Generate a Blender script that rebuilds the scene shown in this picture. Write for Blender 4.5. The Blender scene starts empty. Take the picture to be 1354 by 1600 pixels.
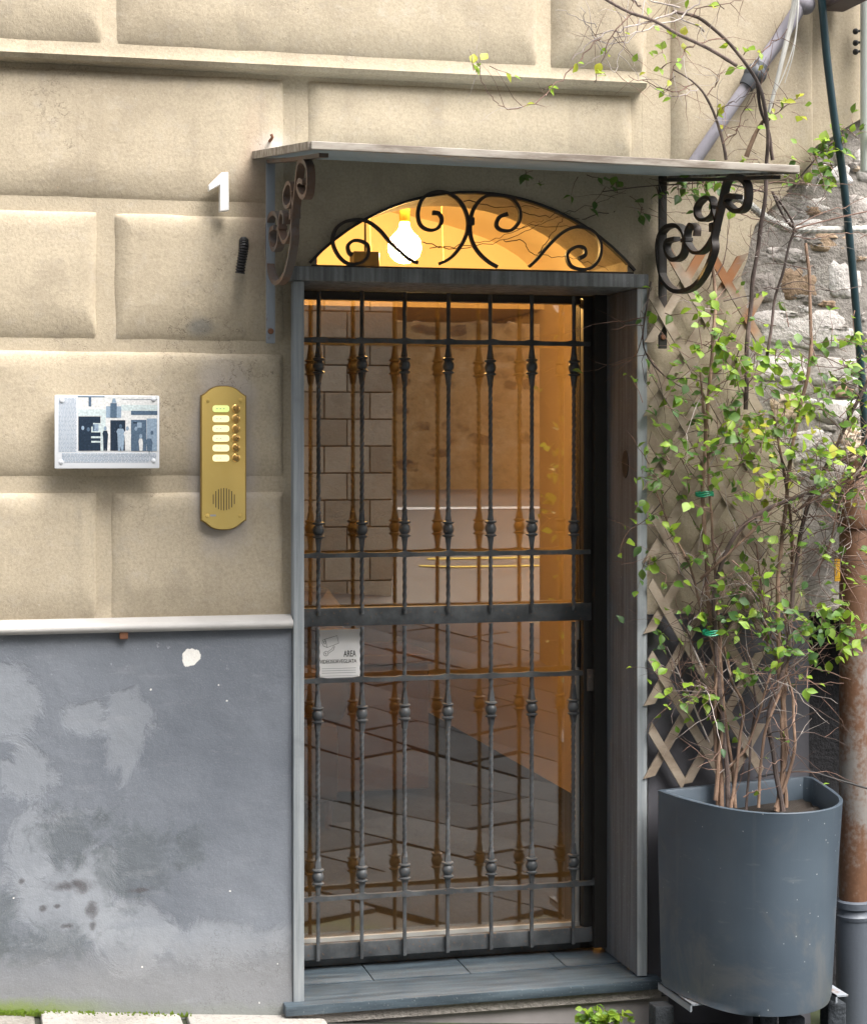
import bpy, bmesh, math, random
from mathutils import Vector, Matrix, noise as mnoise
random.seed(7)
R = math.radians
SC = bpy.context.scene
COL = SC.collection

# ------------------------------------------------------------------ camera
F_PX, YAW, CAM_D, CAM_H = 2950.0, math.atan(2950 / 11823.0), 5.5, 1.62
cam_data = bpy.data.cameras.new('camera')
cam = bpy.data.objects.new('camera', cam_data)
COL.objects.link(cam)
cam.location = (0, -CAM_D, CAM_H)
cam.rotation_euler = (R(90), 0, -YAW)
cam_data.sensor_fit = 'VERTICAL'
cam_data.sensor_height = 36
cam_data.lens = 36 * F_PX / 1600
cam_data.shift_y = -0.0625
cam_data.clip_end = 500
SC.camera = cam

# ------------------------------------------------------------------ sky, sun, exposure
SUN_EL, SUN_DIR = R(58), Vector((0.55, -0.75, 0))
world = bpy.data.worlds.new('World'); SC.world = world; world.use_nodes = True
wn = world.node_tree.nodes; wl = world.node_tree.links
bg = wn['Background']
sky = wn.new('ShaderNodeTexSky'); sky.sky_type = 'NISHITA'; sky.sun_disc = False
sky.sun_elevation = SUN_EL
sky.sun_rotation = math.atan2(SUN_DIR.x, SUN_DIR.y)
sky.air_density = 1.0; sky.dust_density = 7.0; sky.ozone_density = 0.6
hs = wn.new('ShaderNodeHueSaturation'); hs.inputs['Saturation'].default_value = 0.35   # thin overcast: a paler blue
wl.new(sky.outputs[0], hs.inputs['Color']); wl.new(hs.outputs[0], bg.inputs['Color'])
bg.inputs['Strength'].default_value = 0.15
sun_d = bpy.data.lights.new('sun', 'SUN'); sun_d.energy = 1.5; sun_d.angle = R(42); sun_d.color = (1, 0.95, 0.87)
sun = bpy.data.objects.new('sun', sun_d); COL.objects.link(sun)
sd = SUN_DIR.normalized() * math.cos(SUN_EL) + Vector((0, 0, math.sin(SUN_EL)))
sun.rotation_euler = (-sd).to_track_quat('-Z', 'Y').to_euler()
sun.location = (4, -6, 8)
vs = SC.view_settings
vs.view_transform = 'Standard'; vs.look = 'None'; vs.exposure = 1.5; vs.gamma = 1; vs.use_curve_mapping = False
SC.cycles.use_denoising = True
SC.cycles.max_bounces = 8; SC.cycles.transparent_max_bounces = 12
SC.cycles.sample_clamp_indirect = 4

# ------------------------------------------------------------------ measuring: photo direction -> point on a real plane
def ray(px, py):
    u, v = (px - 677) / F_PX, (700 - py) / F_PX
    return Vector((math.sin(YAW) + u * math.cos(YAW), math.cos(YAW) - u * math.sin(YAW), v))
C0 = Vector((0, -CAM_D, CAM_H))
def at(px, py, Y=0.0):
    r = ray(px, py); return C0 + r * ((Y + CAM_D) / r.y)
def atX(px, py, X):
    r = ray(px, py); return C0 + r * (X / r.x)

# ------------------------------------------------------------------ object helpers
def empty(name, loc=(0, 0, 0)):
    o = bpy.data.objects.new(name, None); COL.objects.link(o)
    o.location = loc; o.empty_display_size = 0.05
    return o
def tag(o, label=None, cat=None, group=None, kind=None):
    if label: o['label'] = label
    if cat: o['category'] = cat
    if group: o['group'] = group
    if kind: o['kind'] = kind
    return o
def thing(name, label, cat, loc=(0, 0, 0), group=None):
    return tag(empty(name, loc), label, cat, group)
def root_of(o):
    while o.parent: o = o.parent
    return o

class MB:
    def __init__(s): s.v = []; s.f = []; s.m = []
    def add(s, vs, fs, m=0):
        b = len(s.v); s.v += [Vector(p) for p in vs]
        s.f += [[b + i for i in f] for f in fs]; s.m += [m] * len(fs); return s
    def box(s, x0, x1, y0, y1, z0, z1, m=0):
        return s.add([(x0,y0,z0),(x1,y0,z0),(x1,y1,z0),(x0,y1,z0),(x0,y0,z1),(x1,y0,z1),(x1,y1,z1),(x0,y1,z1)],
              [(0,3,2,1),(4,5,6,7),(0,1,5,4),(1,2,6,5),(2,3,7,6),(3,0,4,7)], m)
    def prism(s, poly, y0, y1, m=0, axis='y', back=True):      # polygon (counter-clockwise seen from -Y) pushed along an axis
        n = len(poly)
        if axis == 'y':
            A = [(p[0], y0, p[1]) for p in poly]; B = [(p[0], y1, p[1]) for p in poly]
        else:
            A = [(p[0], p[1], y1) for p in poly]; B = [(p[0], p[1], y0) for p in poly]
        fs = [list(range(n))] + ([list(range(2 * n - 1, n - 1, -1))] if back else [])
        fs += [(i, n + i, n + (i + 1) % n, (i + 1) % n) for i in range(n)]
        return s.add(A + B, fs, m)
    def tube(s, pts, rad, n=6, m=0, cap=True):
        pts = [Vector(p) for p in pts]
        if not isinstance(rad, (list, tuple)): rad = [rad] * len(pts)
        vs, fs = [], []; up = None
        for i, p in enumerate(pts):
            t = (pts[min(i + 1, len(pts) - 1)] - pts[max(i - 1, 0)]).normalized()
            if up is None:
                up = t.orthogonal().normalized()
            up = (up - t * up.dot(t)).normalized() if (up - t * up.dot(t)).length > 1e-6 else t.orthogonal().normalized()
            w = t.cross(up)
            for k in range(n):
                a = 2 * math.pi * k / n
                vs.append(p + (up * math.cos(a) + w * math.sin(a)) * rad[i])
        for i in range(len(pts) - 1):
            for k in range(n):
                fs.append((i*n+k, i*n+(k+1) % n, (i+1)*n+(k+1) % n, (i+1)*n+k))
        if cap:
            fs.append(list(range(n - 1, -1, -1))); fs.append([(len(pts)-1)*n+k for k in range(n)])
        return s.add(vs, fs, m)
    def flat(s, pts, wid, thick, m=0):                            # flat iron: wid = half-width VECTOR across the bend plane
        pts = [Vector(p) for p in pts]; wv = Vector(wid); vs, fs = [], []
        N = len(pts)
        for i, p in enumerate(pts):
            t = (pts[min(i + 1, N - 1)] - pts[max(i - 1, 0)]).normalized()
            nn = t.cross(wv).normalized() * (thick[i] if isinstance(thick, list) else thick)
            vs += [p + wv + nn, p + wv - nn, p - wv - nn, p - wv + nn]
        for i in range(N - 1):
            for k in range(4):
                fs.append((i*4+k, i*4+(k+1) % 4, (i+1)*4+(k+1) % 4, (i+1)*4+k))
        fs += [(3, 2, 1, 0), tuple((N-1)*4+k for k in range(4))]
        return s.add(vs, fs, m)
    def lathe(s, c, prof, n=12, m=0, axis='z'):                   # prof: (radius, height)
        c = Vector(c); vs, fs = [], []
        for r, h in prof:
            for k in range(n):
                a = 2 * math.pi * k / n; x, y = r * math.cos(a), r * math.sin(a)
                d = {'z': (x, y, h), 'y': (x, -h, y), 'x': (h, x, y)}[axis]
                vs.append(c + Vector(d))
        L = len(prof)
        for i in range(L - 1):
            for k in range(n):
                fs.append((i*n+k, i*n+(k+1) % n, (i+1)*n+(k+1) % n, (i+1)*n+k))
        fs.append(list(range(n - 1, -1, -1))); fs.append([(L-1)*n+k for k in range(n)])
        return s.add(vs, fs, m)
    def ball(s, c, r, n=12, m=0, sx=1, sy=1, sz=1):
        prof = [(r * math.sin(math.pi * i / n), -r * math.cos(math.pi * i / n)) for i in range(n + 1)]
        b = len(s.v); s.lathe((0, 0, 0), prof, n, m)
        for i in range(b, len(s.v)):
            p = s.v[i]; s.v[i] = Vector((p.x*sx + c[0], p.y*sy + c[1], p.z*sz + c[2]))
        return s
    def mesh(s, name, mats, off=Vector((0, 0, 0)), smooth=False, bevel=0.0):
        me = bpy.data.meshes.new(name)
        me.from_pydata([p - off for p in s.v], [], s.f)
        if not isinstance(mats, (list, tuple)): mats = [mats]
        for x in mats: me.materials.append(x)
        me.polygons.foreach_set('material_index', s.m)
        bm = bmesh.new(); bm.from_mesh(me)
        bmesh.ops.recalc_face_normals(bm, faces=bm.faces)
        if bevel:
            es = [e for e in bm.edges if len(e.link_faces) == 2 and e.calc_face_angle(0) > 0.6]
            bmesh.ops.bevel(bm, geom=es, offset=bevel, segments=2, affect='EDGES', profile=0.6)
        if smooth:
            for f in bm.faces: f.smooth = True
            if smooth != 'all':
                for e in bm.edges:
                    if len(e.link_faces) == 2 and e.calc_face_angle(0) > 0.7: e.smooth = False
        bm.to_mesh(me); bm.free()
        return me
    def build(s, name, mats, parent=None, smooth=False, bevel=0.0, kind=None):
        off = Vector(root_of(parent).location) if parent else Vector((0, 0, 0))
        o = bpy.data.objects.new(name, s.mesh(name, mats, off, smooth, bevel))
        COL.objects.link(o)
        if parent: o.parent = parent
        if kind: o['kind'] = kind
        return o
def solo(mb, name, mats, label, cat, loc, group=None, **k):      # a thing that is one mesh, origin at loc
    loc = Vector(loc)
    o = bpy.data.objects.new(name, mb.mesh(name, mats, loc, **k)); COL.objects.link(o); o.location = loc
    return tag(o, label, cat, group)
def inst(name, me, parent, loc=(0, 0, 0), rot=(0, 0, 0), scale=(1, 1, 1)):   # a piece sharing mesh data; loc in world
    o = bpy.data.objects.new(name, me); COL.objects.link(o)
    o.parent = parent
    o.location = Vector(loc) - Vector(root_of(parent).location) if parent else loc
    o.rotation_euler = rot; o.scale = scale
    return o
def smooth_path(pts, per=6):
    pts = [Vector(p) for p in pts]; out = []
    P = [pts[0]*2 - pts[1]] + pts + [pts[-1]*2 - pts[-2]]
    for i in range(1, len(P) - 2):
        for k in range(per):
            t = k / per; a, b, c, d = P[i-1], P[i], P[i+1], P[i+2]
            out.append(0.5 * ((2*b) + (c - a)*t + (2*a - 5*b + 4*c - d)*t*t + (3*b - a - 3*c + d)*t**3))
    out.append(pts[-1]); return out
def fract(x): return x - math.floor(x)

# ------------------------------------------------------------------ materials
class NT:
    def __init__(s, name):
        s.mat = bpy.data.materials.new(name); s.mat.use_nodes = True
        s.t = s.mat.node_tree; s.n = s.t.nodes; s.l = s.t.links
        s.b = s.n['Principled BSDF']; s.out = s.n['Material Output']
        s.pos = s.n.new('ShaderNodeNewGeometry').outputs['Position']
    def put(s, sock, v):
        if hasattr(v, 'is_linked') or isinstance(v, bpy.types.NodeSocket): s.l.new(v, sock)
        elif isinstance(v, tuple) and len(v) == 3 and sock.type == 'RGBA': sock.default_value = (*v, 1)
        else: sock.default_value = v
    def noise(s, scale, detail=4, rough=0.55, vec=None, col=False, dist=0):
        n = s.n.new('ShaderNodeTexNoise'); s.l.new(vec or s.pos, n.inputs['Vector'])
        n.inputs['Scale'].default_value = scale; n.inputs['Detail'].default_value = detail
        n.inputs['Roughness'].default_value = rough; n.inputs['Distortion'].default_value = dist
        return n.outputs['Color' if col else 'Fac']
    def scaled(s, v, vec=None):
        n = s.n.new('ShaderNodeVectorMath'); n.operation = 'MULTIPLY'
        s.l.new(vec or s.pos, n.inputs[0]); n.inputs[1].default_value = v; return n.outputs[0]
    def math(s, op, a, b=0.0, c=0.0, clamp=False):
        n = s.n.new('ShaderNodeMath'); n.operation = op; n.use_clamp = clamp
        for i, x in enumerate((a, b, c)): s.put(n.inputs[i], x)
        return n.outputs[0]
    def step(s, x, a, b, c=0.0, d=1.0):
        n = s.n.new('ShaderNodeMapRange'); n.interpolation_type = 'SMOOTHSTEP'
        s.put(n.inputs[0], x)
        for i, q in enumerate((a, b, c, d)): n.inputs[1 + i].default_value = q
        return n.outputs[0]
    def mix(s, f, a, b, mode='MIX'):
        n = s.n.new('ShaderNodeMix'); n.data_type = 'RGBA'; n.blend_type = mode
        s.put(n.inputs[0], f); s.put(n.inputs[6], a); s.put(n.inputs[7], b); return n.outputs[2]
    def xyz(s, vec=None):
        n = s.n.new('ShaderNodeSeparateXYZ'); s.l.new(vec or s.pos, n.inputs[0]); return n.outputs
    def bump(s, h, strength=0.3, dist=0.01, prev=None):
        n = s.n.new('ShaderNodeBump'); n.inputs['Strength'].default_value = strength
        n.inputs['Distance'].default_value = dist; s.put(n.inputs['Height'], h)
        if prev: s.l.new(prev, n.inputs['Normal'])
        return n.outputs[0]
    def set(s, **k):
        for a, v in k.items():
            nm = {'color': 'Base Color', 'rough': 'Roughness', 'metal': 'Metallic', 'normal': 'Normal', 'spec': 'Specular IOR Level',
                  'emit': 'Emission Color', 'emits': 'Emission Strength', 'coat': 'Coat Weight'}[a]
            s.put(s.b.inputs[nm], v)
        return s.mat
    def blob(s, cx, cz, rx, rz, soft=0.35, wob=None, amt=0.5):     # 1 inside an uneven oval on the wall, 0 outside
        x, _, z = s.xyz()
        dx = s.math('DIVIDE', s.math('SUBTRACT', x, cx), rx); dz = s.math('DIVIDE', s.math('SUBTRACT', z, cz), rz)
        r = s.math('SQRT', s.math('ADD', s.math('MULTIPLY', dx, dx), s.math('MULTIPLY', dz, dz)))
        if wob is not None: r = s.math('ADD', r, s.math('MULTIPLY', s.math('SUBTRACT', wob, 0.5), amt * 2))
        return s.step(r, 1 - soft, 1 + soft, 1, 0)

def plain(name, col, rough=0.6, metal=0.0, var=0.15, scale=12, bump=0.0, spec=None, bscale=None):
    t = NT(name); n = t.noise(scale, 5)
    c = t.mix(n, tuple(x * (1 - var) for x in col), tuple(min(1, x * (1 + var)) for x in col))
    k = dict(color=c, rough=t.step(n, 0.2, 0.8, max(0, rough - 0.08), min(1, rough + 0.1)), metal=metal)
    if bump: k['normal'] = t.bump(t.noise(bscale or scale * 6, 4), bump, 0.004)
    if spec is not None: k['spec'] = spec
    return t.set(**k)

def make_plaster(name, a, b, dark):
    t = NT(name)
    big = t.noise(1.6, 6, 0.6); mid = t.noise(6, 6, 0.6); fine = t.noise(130, 3, 0.6); gr = t.noise(420, 2, 0.5)
    c = t.mix(t.step(big, 0.3, 0.7), a, b)
    c = t.mix(t.math('MULTIPLY', t.step(mid, 0.5, 0.72), 0.5), c, dark)
    st = t.noise(1.0, 5, 0.6, t.scaled((9, 9, 0.7)))
    c = t.mix(t.math('MULTIPLY', t.step(st, 0.52, 0.75), 0.4), c, dark)
    c = t.mix(t.math('MULTIPLY', t.step(fine, 0.35, 0.75), 0.38), c, tuple(x * 0.62 for x in a))
    c = t.mix(t.math('MULTIPLY', t.step(t.noise(24, 5, 0.65), 0.5, 0.75), 0.35), c, (0.52, 0.47, 0.40))
    c = t.mix(t.math('MULTIPLY', t.step(gr, 0.55, 0.75), 0.3), c, tuple(min(1, x * 1.35) for x in b))
    # repair plaster round the intercom, grey-pink
    ic = at(350, 710, -0.04); wob = t.noise(9, 4)
    c = t.mix(t.math('MULTIPLY', t.blob(ic.x, ic.z, 0.10, 0.27, 0.25, wob, 0.35), 0.75), c, (0.47, 0.43, 0.40))
    h = at(315, 510, -0.03)
    c = t.mix(t.math('MULTIPLY', t.blob(h.x, h.z, 0.035, 0.025, 0.6, wob, 0.6), 0.6), c, (0.22, 0.23, 0.23))
    h = at(425, 235, -0.03)
    c = t.mix(t.math('MULTIPLY', t.blob(h.x, h.z, 0.05, 0.05, 0.6, wob, 0.6), 0.7), c, (0.62, 0.58, 0.54))
    h = at(400, 300, -0.03)
    c = t.mix(t.math('MULTIPLY', t.blob(h.x, h.z, 0.045, 0.22, 0.6, wob, 0.6), 0.5), c, (0.40, 0.29, 0.22))
    # hairline cracks and knocked-off spots
    cv = t.n.new('ShaderNodeTexVoronoi'); cv.feature = 'DISTANCE_TO_EDGE'; cv.inputs['Scale'].default_value = 1.7
    vm = t.n.new('ShaderNodeVectorMath'); vm.operation = 'ADD'; t.l.new(t.pos, vm.inputs[0]); t.l.new(t.noise(3.5, 6, .65, col=True), vm.inputs[1]); t.l.new(vm.outputs[0], cv.inputs['Vector'])
    crack = t.math('MULTIPLY', t.step(cv.outputs['Distance'], 0.0015, 0.005, 1, 0), t.step(t.noise(1.3, 3), 0.52, 0.60))
    c = t.mix(t.math('MULTIPLY', crack, 0.55), c, (0.12, 0.10, 0.08))
    drip = t.noise(1.0, 6, 0.7, t.scaled((26, 26, 1.3)))
    c = t.mix(t.math('MULTIPLY', t.math('MULTIPLY', t.step(drip, 0.55, 0.75), t.step(big, 0.42, 0.62)), 0.38), c, (0.235, 0.21, 0.175))
    pit = t.step(t.noise(55, 3, .5), 0.74, 0.78); c = t.mix(t.math('MULTIPLY', pit, 0.5), c, (0.62, 0.57, 0.49))
    # grime running down below the ledge and between courses
    nb = t.bump(t.noise(70, 5, 0.65), 0.28, 0.006); nb = t.bump(gr, 0.25, 0.002, nb); nb = t.bump(t.math('SUBTRACT', t.math('MULTIPLY', mid, 0.7), crack), 0.35, 0.012, nb)
    return t.set(color=c, rough=0.93, normal=nb, spec=0.2)
PLASTER = make_plaster('beige_plaster', (0.40, 0.342, 0.255), (0.53, 0.458, 0.345), (0.27, 0.23, 0.175))

def make_dado():
    t = NT('grey_painted_plaster')
    a, b = (0.135, 0.152, 0.182), (0.185, 0.205, 0.238)
    wob = t.noise(5.5, 9, 0.72, dist=0.6); wob2 = t.noise(16, 7, 0.7, dist=0.5)
    c = t.mix(t.step(t.noise(2.2, 5, 0.6), 0.3, 0.7), a, b)
    lite = (0.30, 0.325, 0.36); pe = []
    def oval(px0, py0, px1, py1, soft, amt, w=wob):
        p, q = at(px0, py0, -0.03), at(px1, py1, -0.03)
        return t.blob((p.x + q.x) / 2, (p.z + q.z) / 2, abs(q.x - p.x) / 2, abs(q.z - p.z) / 2, soft, w, amt)
    def over(c, m, k, col): return t.mix(t.math('MULTIPLY', m, k), c, col)
    for box in ((-20, 1040, 70, 1140), (100, 1095, 165, 1145), (165, 1060, 232, 1215), (-10, 1180, 90, 1250),
                (0, 1270, 95, 1400), (20, 1340, 180, 1470), (160, 1410, 270, 1510), (240, 1440, 440, 1500), (120, 1300, 175, 1480)):
        pe.append(oval(*box, 0.24, 1.9)); c = over(c, pe[-1], 0.46, lite)
    for box in ((60, 1270, 160, 1345), (150, 1280, 265, 1400), (270, 1300, 325, 1350), (-30, 1390, 25, 1500), (0, 1455, 160, 1495)):
        c = over(c, oval(*box, 0.5, 2.0, wob2), 0.48, (0.075, 0.09, 0.098))
    for box in ((82, 1378, 118, 1392), (112, 1374, 145, 1394), (134, 1408, 152, 1432), (62, 1414, 72, 1424), (30, 1372, 38, 1380), (95, 1444, 112, 1450), (205, 1388, 235, 1394), (86, 1412, 94, 1418), (140, 1440, 150, 1455)):
        c = over(c, oval(*box, 0.6, 1.5, wob2), 0.75, (0.07, 0.065, 0.07))
    # duller, browner foot of the wall
    z = t.xyz()[2]
    foot = t.step(t.math('ADD', z, t.math('MULTIPLY', wob, 0.12)), 0.14, 0.30, 1, 0)
    c = over(c, foot, 0.6, (0.205, 0.205, 0.205))
    # paint knocked off to the white filler
    p = at(299, 1027, -0.03); c = over(c, t.blob(p.x, p.z, 0.026, 0.026, 0.05, t.noise(40, 3), 0.55), 1.0, (0.85, 0.84, 0.8))
    vo = t.n.new('ShaderNodeTexVoronoi'); t.l.new(t.pos, vo.inputs['Vector']); vo.inputs['Scale'].default_value = 15
    vo2 = t.math('ADD', vo.outputs['Distance'], t.math('MULTIPLY', t.noise(70, 4, .7), 0.22))
    c = over(c, t.math('MULTIPLY', t.step(vo2, 0.135, 0.15, 1, 0), t.step(t.noise(3.1, 2), 0.40, 0.48)), 0.95, (0.8, 0.79, 0.76))
    p = at(307, 1418, -0.03)
    sc = t.noise(160, 3)
    c = over(c, t.math('MULTIPLY', t.step(t.noise(30, 4), 0.66, 0.72), t.step(z, 0.95, 1.02)), 0.6, (0.45, 0.46, 0.5))
    sm = t.noise(1.0, 7, .7, t.scaled((5, 5, 22))); c = over(c, t.step(sm, .55, .72), .35, (.27, .285, .31))
    cv = t.n.new('ShaderNodeTexVoronoi'); cv.feature = 'DISTANCE_TO_EDGE'; cv.inputs['Scale'].default_value = 2.3
    vm = t.n.new('ShaderNodeVectorMath'); vm.operation = 'ADD'; t.l.new(t.pos, vm.inputs[0]); t.l.new(t.noise(4, 6, .7, col=True), vm.inputs[1]); t.l.new(vm.outputs[0], cv.inputs['Vector'])
    c = over(c, t.math('MULTIPLY', t.step(cv.outputs['Distance'], 0.002, 0.007, 1, 0), t.step(t.noise(2.0, 3), 0.56, 0.62)), .4, (.06, .06, .06))
    fine = t.noise(240, 3, 0.6)
    c = over(c, t.step(fine, 0.5, 0.8), 0.22, (0.38, 0.4, 0.43))
    # algae just above the pavement
    x = t.xyz()[0]
    g = t.math('ADD', z, t.math('ADD', t.math('MULTIPLY', x, 0.09), t.math('MULTIPLY', wob2, 0.07)))
    c = over(c, t.math('MULTIPLY', t.step(g, 0.085, 0.125, 1, 0), t.step(x, 0.12, 0.5, 1, 0.12)), 0.75, (0.17, 0.235, 0.03))
    for m_ in pe[1:]: pe[0] = t.math('MAXIMUM', pe[0], m_)
    nb = t.bump(t.math('SUBTRACT', t.noise(9, 6, 0.6), t.math('MULTIPLY', pe[0], 0.35)), 0.3, 0.02); nb = t.bump(fine, 0.22, 0.003, nb)
    return t.set(color=c, rough=0.72, normal=nb, spec=0.3)
DADO = make_dado()

def make_slate(name, a, b, vertical=True, rough=0.6):
    t = NT(name)
    v = t.scaled((40, 40, 1.6) if vertical else (3, 30, 30))
    n = t.noise(1.0, 6, 0.65, v); m = t.noise(5, 5, 0.6); f = t.noise(150, 3)
    c = t.mix(t.step(n, 0.3, 0.7), a, b)
    c = t.mix(t.math('MULTIPLY', t.step(m, 0.5, 0.75), 0.5), c, tuple(x * 0.55 for x in a))
    c = t.mix(t.math('MULTIPLY', t.step(f, 0.6, 0.78), 0.3), c, (0.5, 0.52, 0.52))
    return t.set(color=c, rough=rough, normal=t.bump(n, 0.25, 0.006), spec=0.35)
SLATE = make_slate('weathered_slate', (0.085, 0.09, 0.098), (0.165, 0.178, 0.195))
SLATE_EDGE = make_slate('pale_slate_edge', (0.20, 0.225, 0.245), (0.36, 0.39, 0.41))
SLATE_LINTEL = make_slate('chalky_slate', (0.10, 0.105, 0.11), (0.26, 0.275, 0.285))
STEP = make_slate('blue_black_slate', (0.035, 0.05, 0.065), (0.09, 0.12, 0.145), False, 0.42)

def make_iron():
    t = NT('wrought_iron'); m = t.noise(14, 5); f = t.noise(90, 4)
    c = t.mix(t.step(m, 0.35, 0.7), (0.060, 0.066, 0.072), (0.12, 0.13, 0.14))
    c = t.mix(t.math('MULTIPLY', t.step(f, 0.58, 0.72), 0.6), c, (0.20, 0.12, 0.075))
    return t.set(color=c, rough=0.48, metal=0.25, normal=t.bump(f, 0.3, 0.003), spec=0.5)
IRON = make_iron()
def make_rusty(name, base, rust, amt=0.5, rough=0.65, scale=7, metal=0.1):
    t = NT(name); m = t.noise(scale, 7, 0.65, t.scaled((1, 1, 0.45))); f = t.noise(80, 4)
    k = t.step(t.math('ADD', m, t.math('MULTIPLY', t.math('SUBTRACT', f, 0.5), 0.25)), 0.62 - amt * 0.35, 0.78 - amt * 0.35)
    c = t.mix(k, base, t.mix(f, rust, tuple(x * 0.5 for x in rust)))
    return t.set(color=c, rough=rough, metal=metal, normal=t.bump(f, 0.3, 0.003))
RUST_IRON = make_rusty('rusty_scroll_iron', (0.13, 0.11, 0.10), (0.19, 0.115, 0.08), 0.6)
DARK_IRON = make_rusty('dark_scroll_iron', (0.03, 0.028, 0.027), (0.07, 0.045, 0.035), 0.4)
BAR_IRON = make_rusty('grey_flat_iron', (0.27, 0.30, 0.34), (0.25, 0.13, 0.07), 0.3)
RUST_PIPE = make_rusty('rusting_drainpipe', (0.19, 0.18, 0.17), (0.17, 0.082, 0.043), 0.64, 0.6, 5)
GREY_PIPE = make_rusty('grey_painted_pipe', (0.085, 0.10, 0.125), (0.15, 0.10, 0.08), 0.05, 0.5)
RUST = plain('rust', (0.17, 0.075, 0.04), 0.85, 0, 0.4, 60)
RAIL_W = plain('chalk_white_rail', (0.42, 0.41, 0.40), 0.6, 0, 0.22, 9, 0.25)
WHITE = plain('white_enamel', (0.8, 0.8, 0.8), 0.35, 0, 0.02)
PAPER = plain('white_sticker', (0.9, 0.9, 0.9), 0.5, 0, 0.02)
INK = plain('black_ink', (0.03, 0.03, 0.035), 0.6, 0, 0.1)
GREY_INK = plain('grey_ink', (0.30, 0.31, 0.33), 0.6, 0, 0.1)
ACRYL = plain('white_acrylic', (0.72, 0.75, 0.8), 0.16, 0, 0.03)
PRINTS = [plain('print_tone', c, 0.2, 0, 0.55, 170) for c in
          ((0.02, 0.035, 0.06), (0.09, 0.14, 0.21), (0.27, 0.36, 0.47), (0.55, 0.64, 0.73), (0.78, 0.84, 0.88))]
BRASS = NT('polished_brass'); _n = BRASS.noise(25, 5)
BRASS = BRASS.set(color=BRASS.mix(_n, (0.92, 0.66, 0.20), (0.98, 0.74, 0.26)), rough=0.22, metal=0.5)
BUTTON = plain('brass_button', (0.85, 0.55, 0.20), 0.25, 1.0, 0.1)
def glow(name, col, s):
    t = NT(name); return t.set(color=(0.8, 0.8, 0.6), emit=(*col, 1), emits=s, rough=0.4)
LIT = glow('lit_name_card', (1, 0.90, 0.40), 0.30)
LITG = glow('lit_green_card', (0.62, 0.85, 0.05), 0.25)
BLACK = plain('black_plastic', (0.018, 0.018, 0.02), 0.5, 0, 0.2, 20)
CABLE = plain('blue_black_sheath', (0.012, 0.035, 0.045), 0.35, 0, 0.15, 20)
CORE = glow('lit_filament_core', (1.0, 0.60, 0.20), 2000.0)
BULB = NT('frosted_bulb_glass'); BULB.b.inputs['Base Color'].default_value = (.95, .85, .6, 1)
BULB.set(emit=(1.0, .60, .16, 1), emits=.85, rough=.3)
_t = BULB.n.new('ShaderNodeBsdfTransparent'); _x = BULB.n.new('ShaderNodeMixShader'); _x.inputs[0].default_value = .5
BULB.l.new(BULB.b.outputs[0], _x.inputs[1]); BULB.l.new(_t.outputs[0], _x.inputs[2]); BULB.l.new(_x.outputs[0], BULB.out.inputs['Surface']); BULB = BULB.mat
CORD = plain('yellow_cord', (0.35, 0.24, 0.07), 0.5)
POT = NT('anthracite_plastic'); _n = POT.noise(3, 4); _f = POT.noise(260, 3); _s = POT.noise(12, 5, 0.6, POT.scaled((1, 1, 6)))
POTC = POT.mix(POT.step(_n, 0.3, 0.7), (0.052, 0.071, 0.094), (0.070, 0.094, 0.121))
POTC = POT.mix(POT.math('MULTIPLY', POT.step(_s, 0.62, 0.75), 0.35), POTC, (0.16, 0.18, 0.19))
_v = POT.n.new('ShaderNodeTexVoronoi'); POT.l.new(POT.pos, _v.inputs['Vector']); _v.inputs['Scale'].default_value = 34
POTC = POT.mix(POT.math('MULTIPLY', POT.step(_v.outputs['Distance'], 0.05, 0.085, 1, 0), POT.step(POT.noise(5, 2), 0.48, 0.58)), POTC, (0.4, 0.42, 0.42))
_d = POT.noise(4, 8, .72, dist=.8); _z = POT.xyz()[2]
POTC = POT.mix(POT.math('MULTIPLY', POT.step(POT.math('SUBTRACT', _d, POT.math('MULTIPLY', _z, .35)), .40, .60), .45), POTC, (.15, .145, .135))
_e = POT.noise(1, 6, .7, POT.scaled((30, 30, 1.5))); POTC = POT.mix(POT.math('MULTIPLY', POT.step(_e, .55, .72), .22), POTC, (.13, .14, .145))
POT = POT.set(color=POTC, rough=0.42, normal=POT.bump(_f, 0.12, 0.002), spec=0.45)
SOIL = plain('dark_potting_soil', (0.022, 0.016, 0.012), 0.95, 0, 0.5, 60, 0.8)
SLAT = NT('weathered_lattice_wood'); _n = SLAT.noise(1, 5, 0.6, SLAT.scaled((8, 40, 14))); _z = SLAT.xyz()[2]
_c = SLAT.mix(SLAT.step(_n, 0.3, 0.7), (0.22, 0.17, 0.125), (0.41, 0.345, 0.275))
_w = SLAT.mix(_n, (0.27, 0.115, 0.05), (0.42, 0.20, 0.09))
_k = SLAT.step(SLAT.math('ADD', SLAT.noise(5, 3), SLAT.math('MULTIPLY', SLAT.math('SUBTRACT', _z, 2.02), 0.8)), 0.55, 0.72)
SLAT = SLAT.set(color=SLAT.mix(_k, _c, _w), rough=0.85, normal=SLAT.bump(_n, 0.3, 0.004))
def make_bark(name, a, b):
    t = NT(name); n = t.noise(28, 5, 0.65); w = t.noise(4, 2)
    c = t.mix(t.step(n, 0.3, 0.7), a, b); c = t.mix(t.step(w, 0.45, 0.65), c, tuple(x * 0.6 for x in a))
    return t.set(color=c, rough=0.85, normal=t.bump(t.noise(120, 3), 0.4, 0.003))
BARK = make_bark('tan_bark', (0.20, 0.125, 0.085), (0.37, 0.25, 0.18))
BARK_D = make_bark('dark_bark', (0.075, 0.055, 0.05), (0.17, 0.125, 0.11))
TWIG = make_bark('reddish_twig', (0.15, 0.085, 0.065), (0.30, 0.20, 0.16))
PALE = make_bark('pale_twig', (0.36, 0.31, 0.29), (0.55, 0.50, 0.47))
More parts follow.
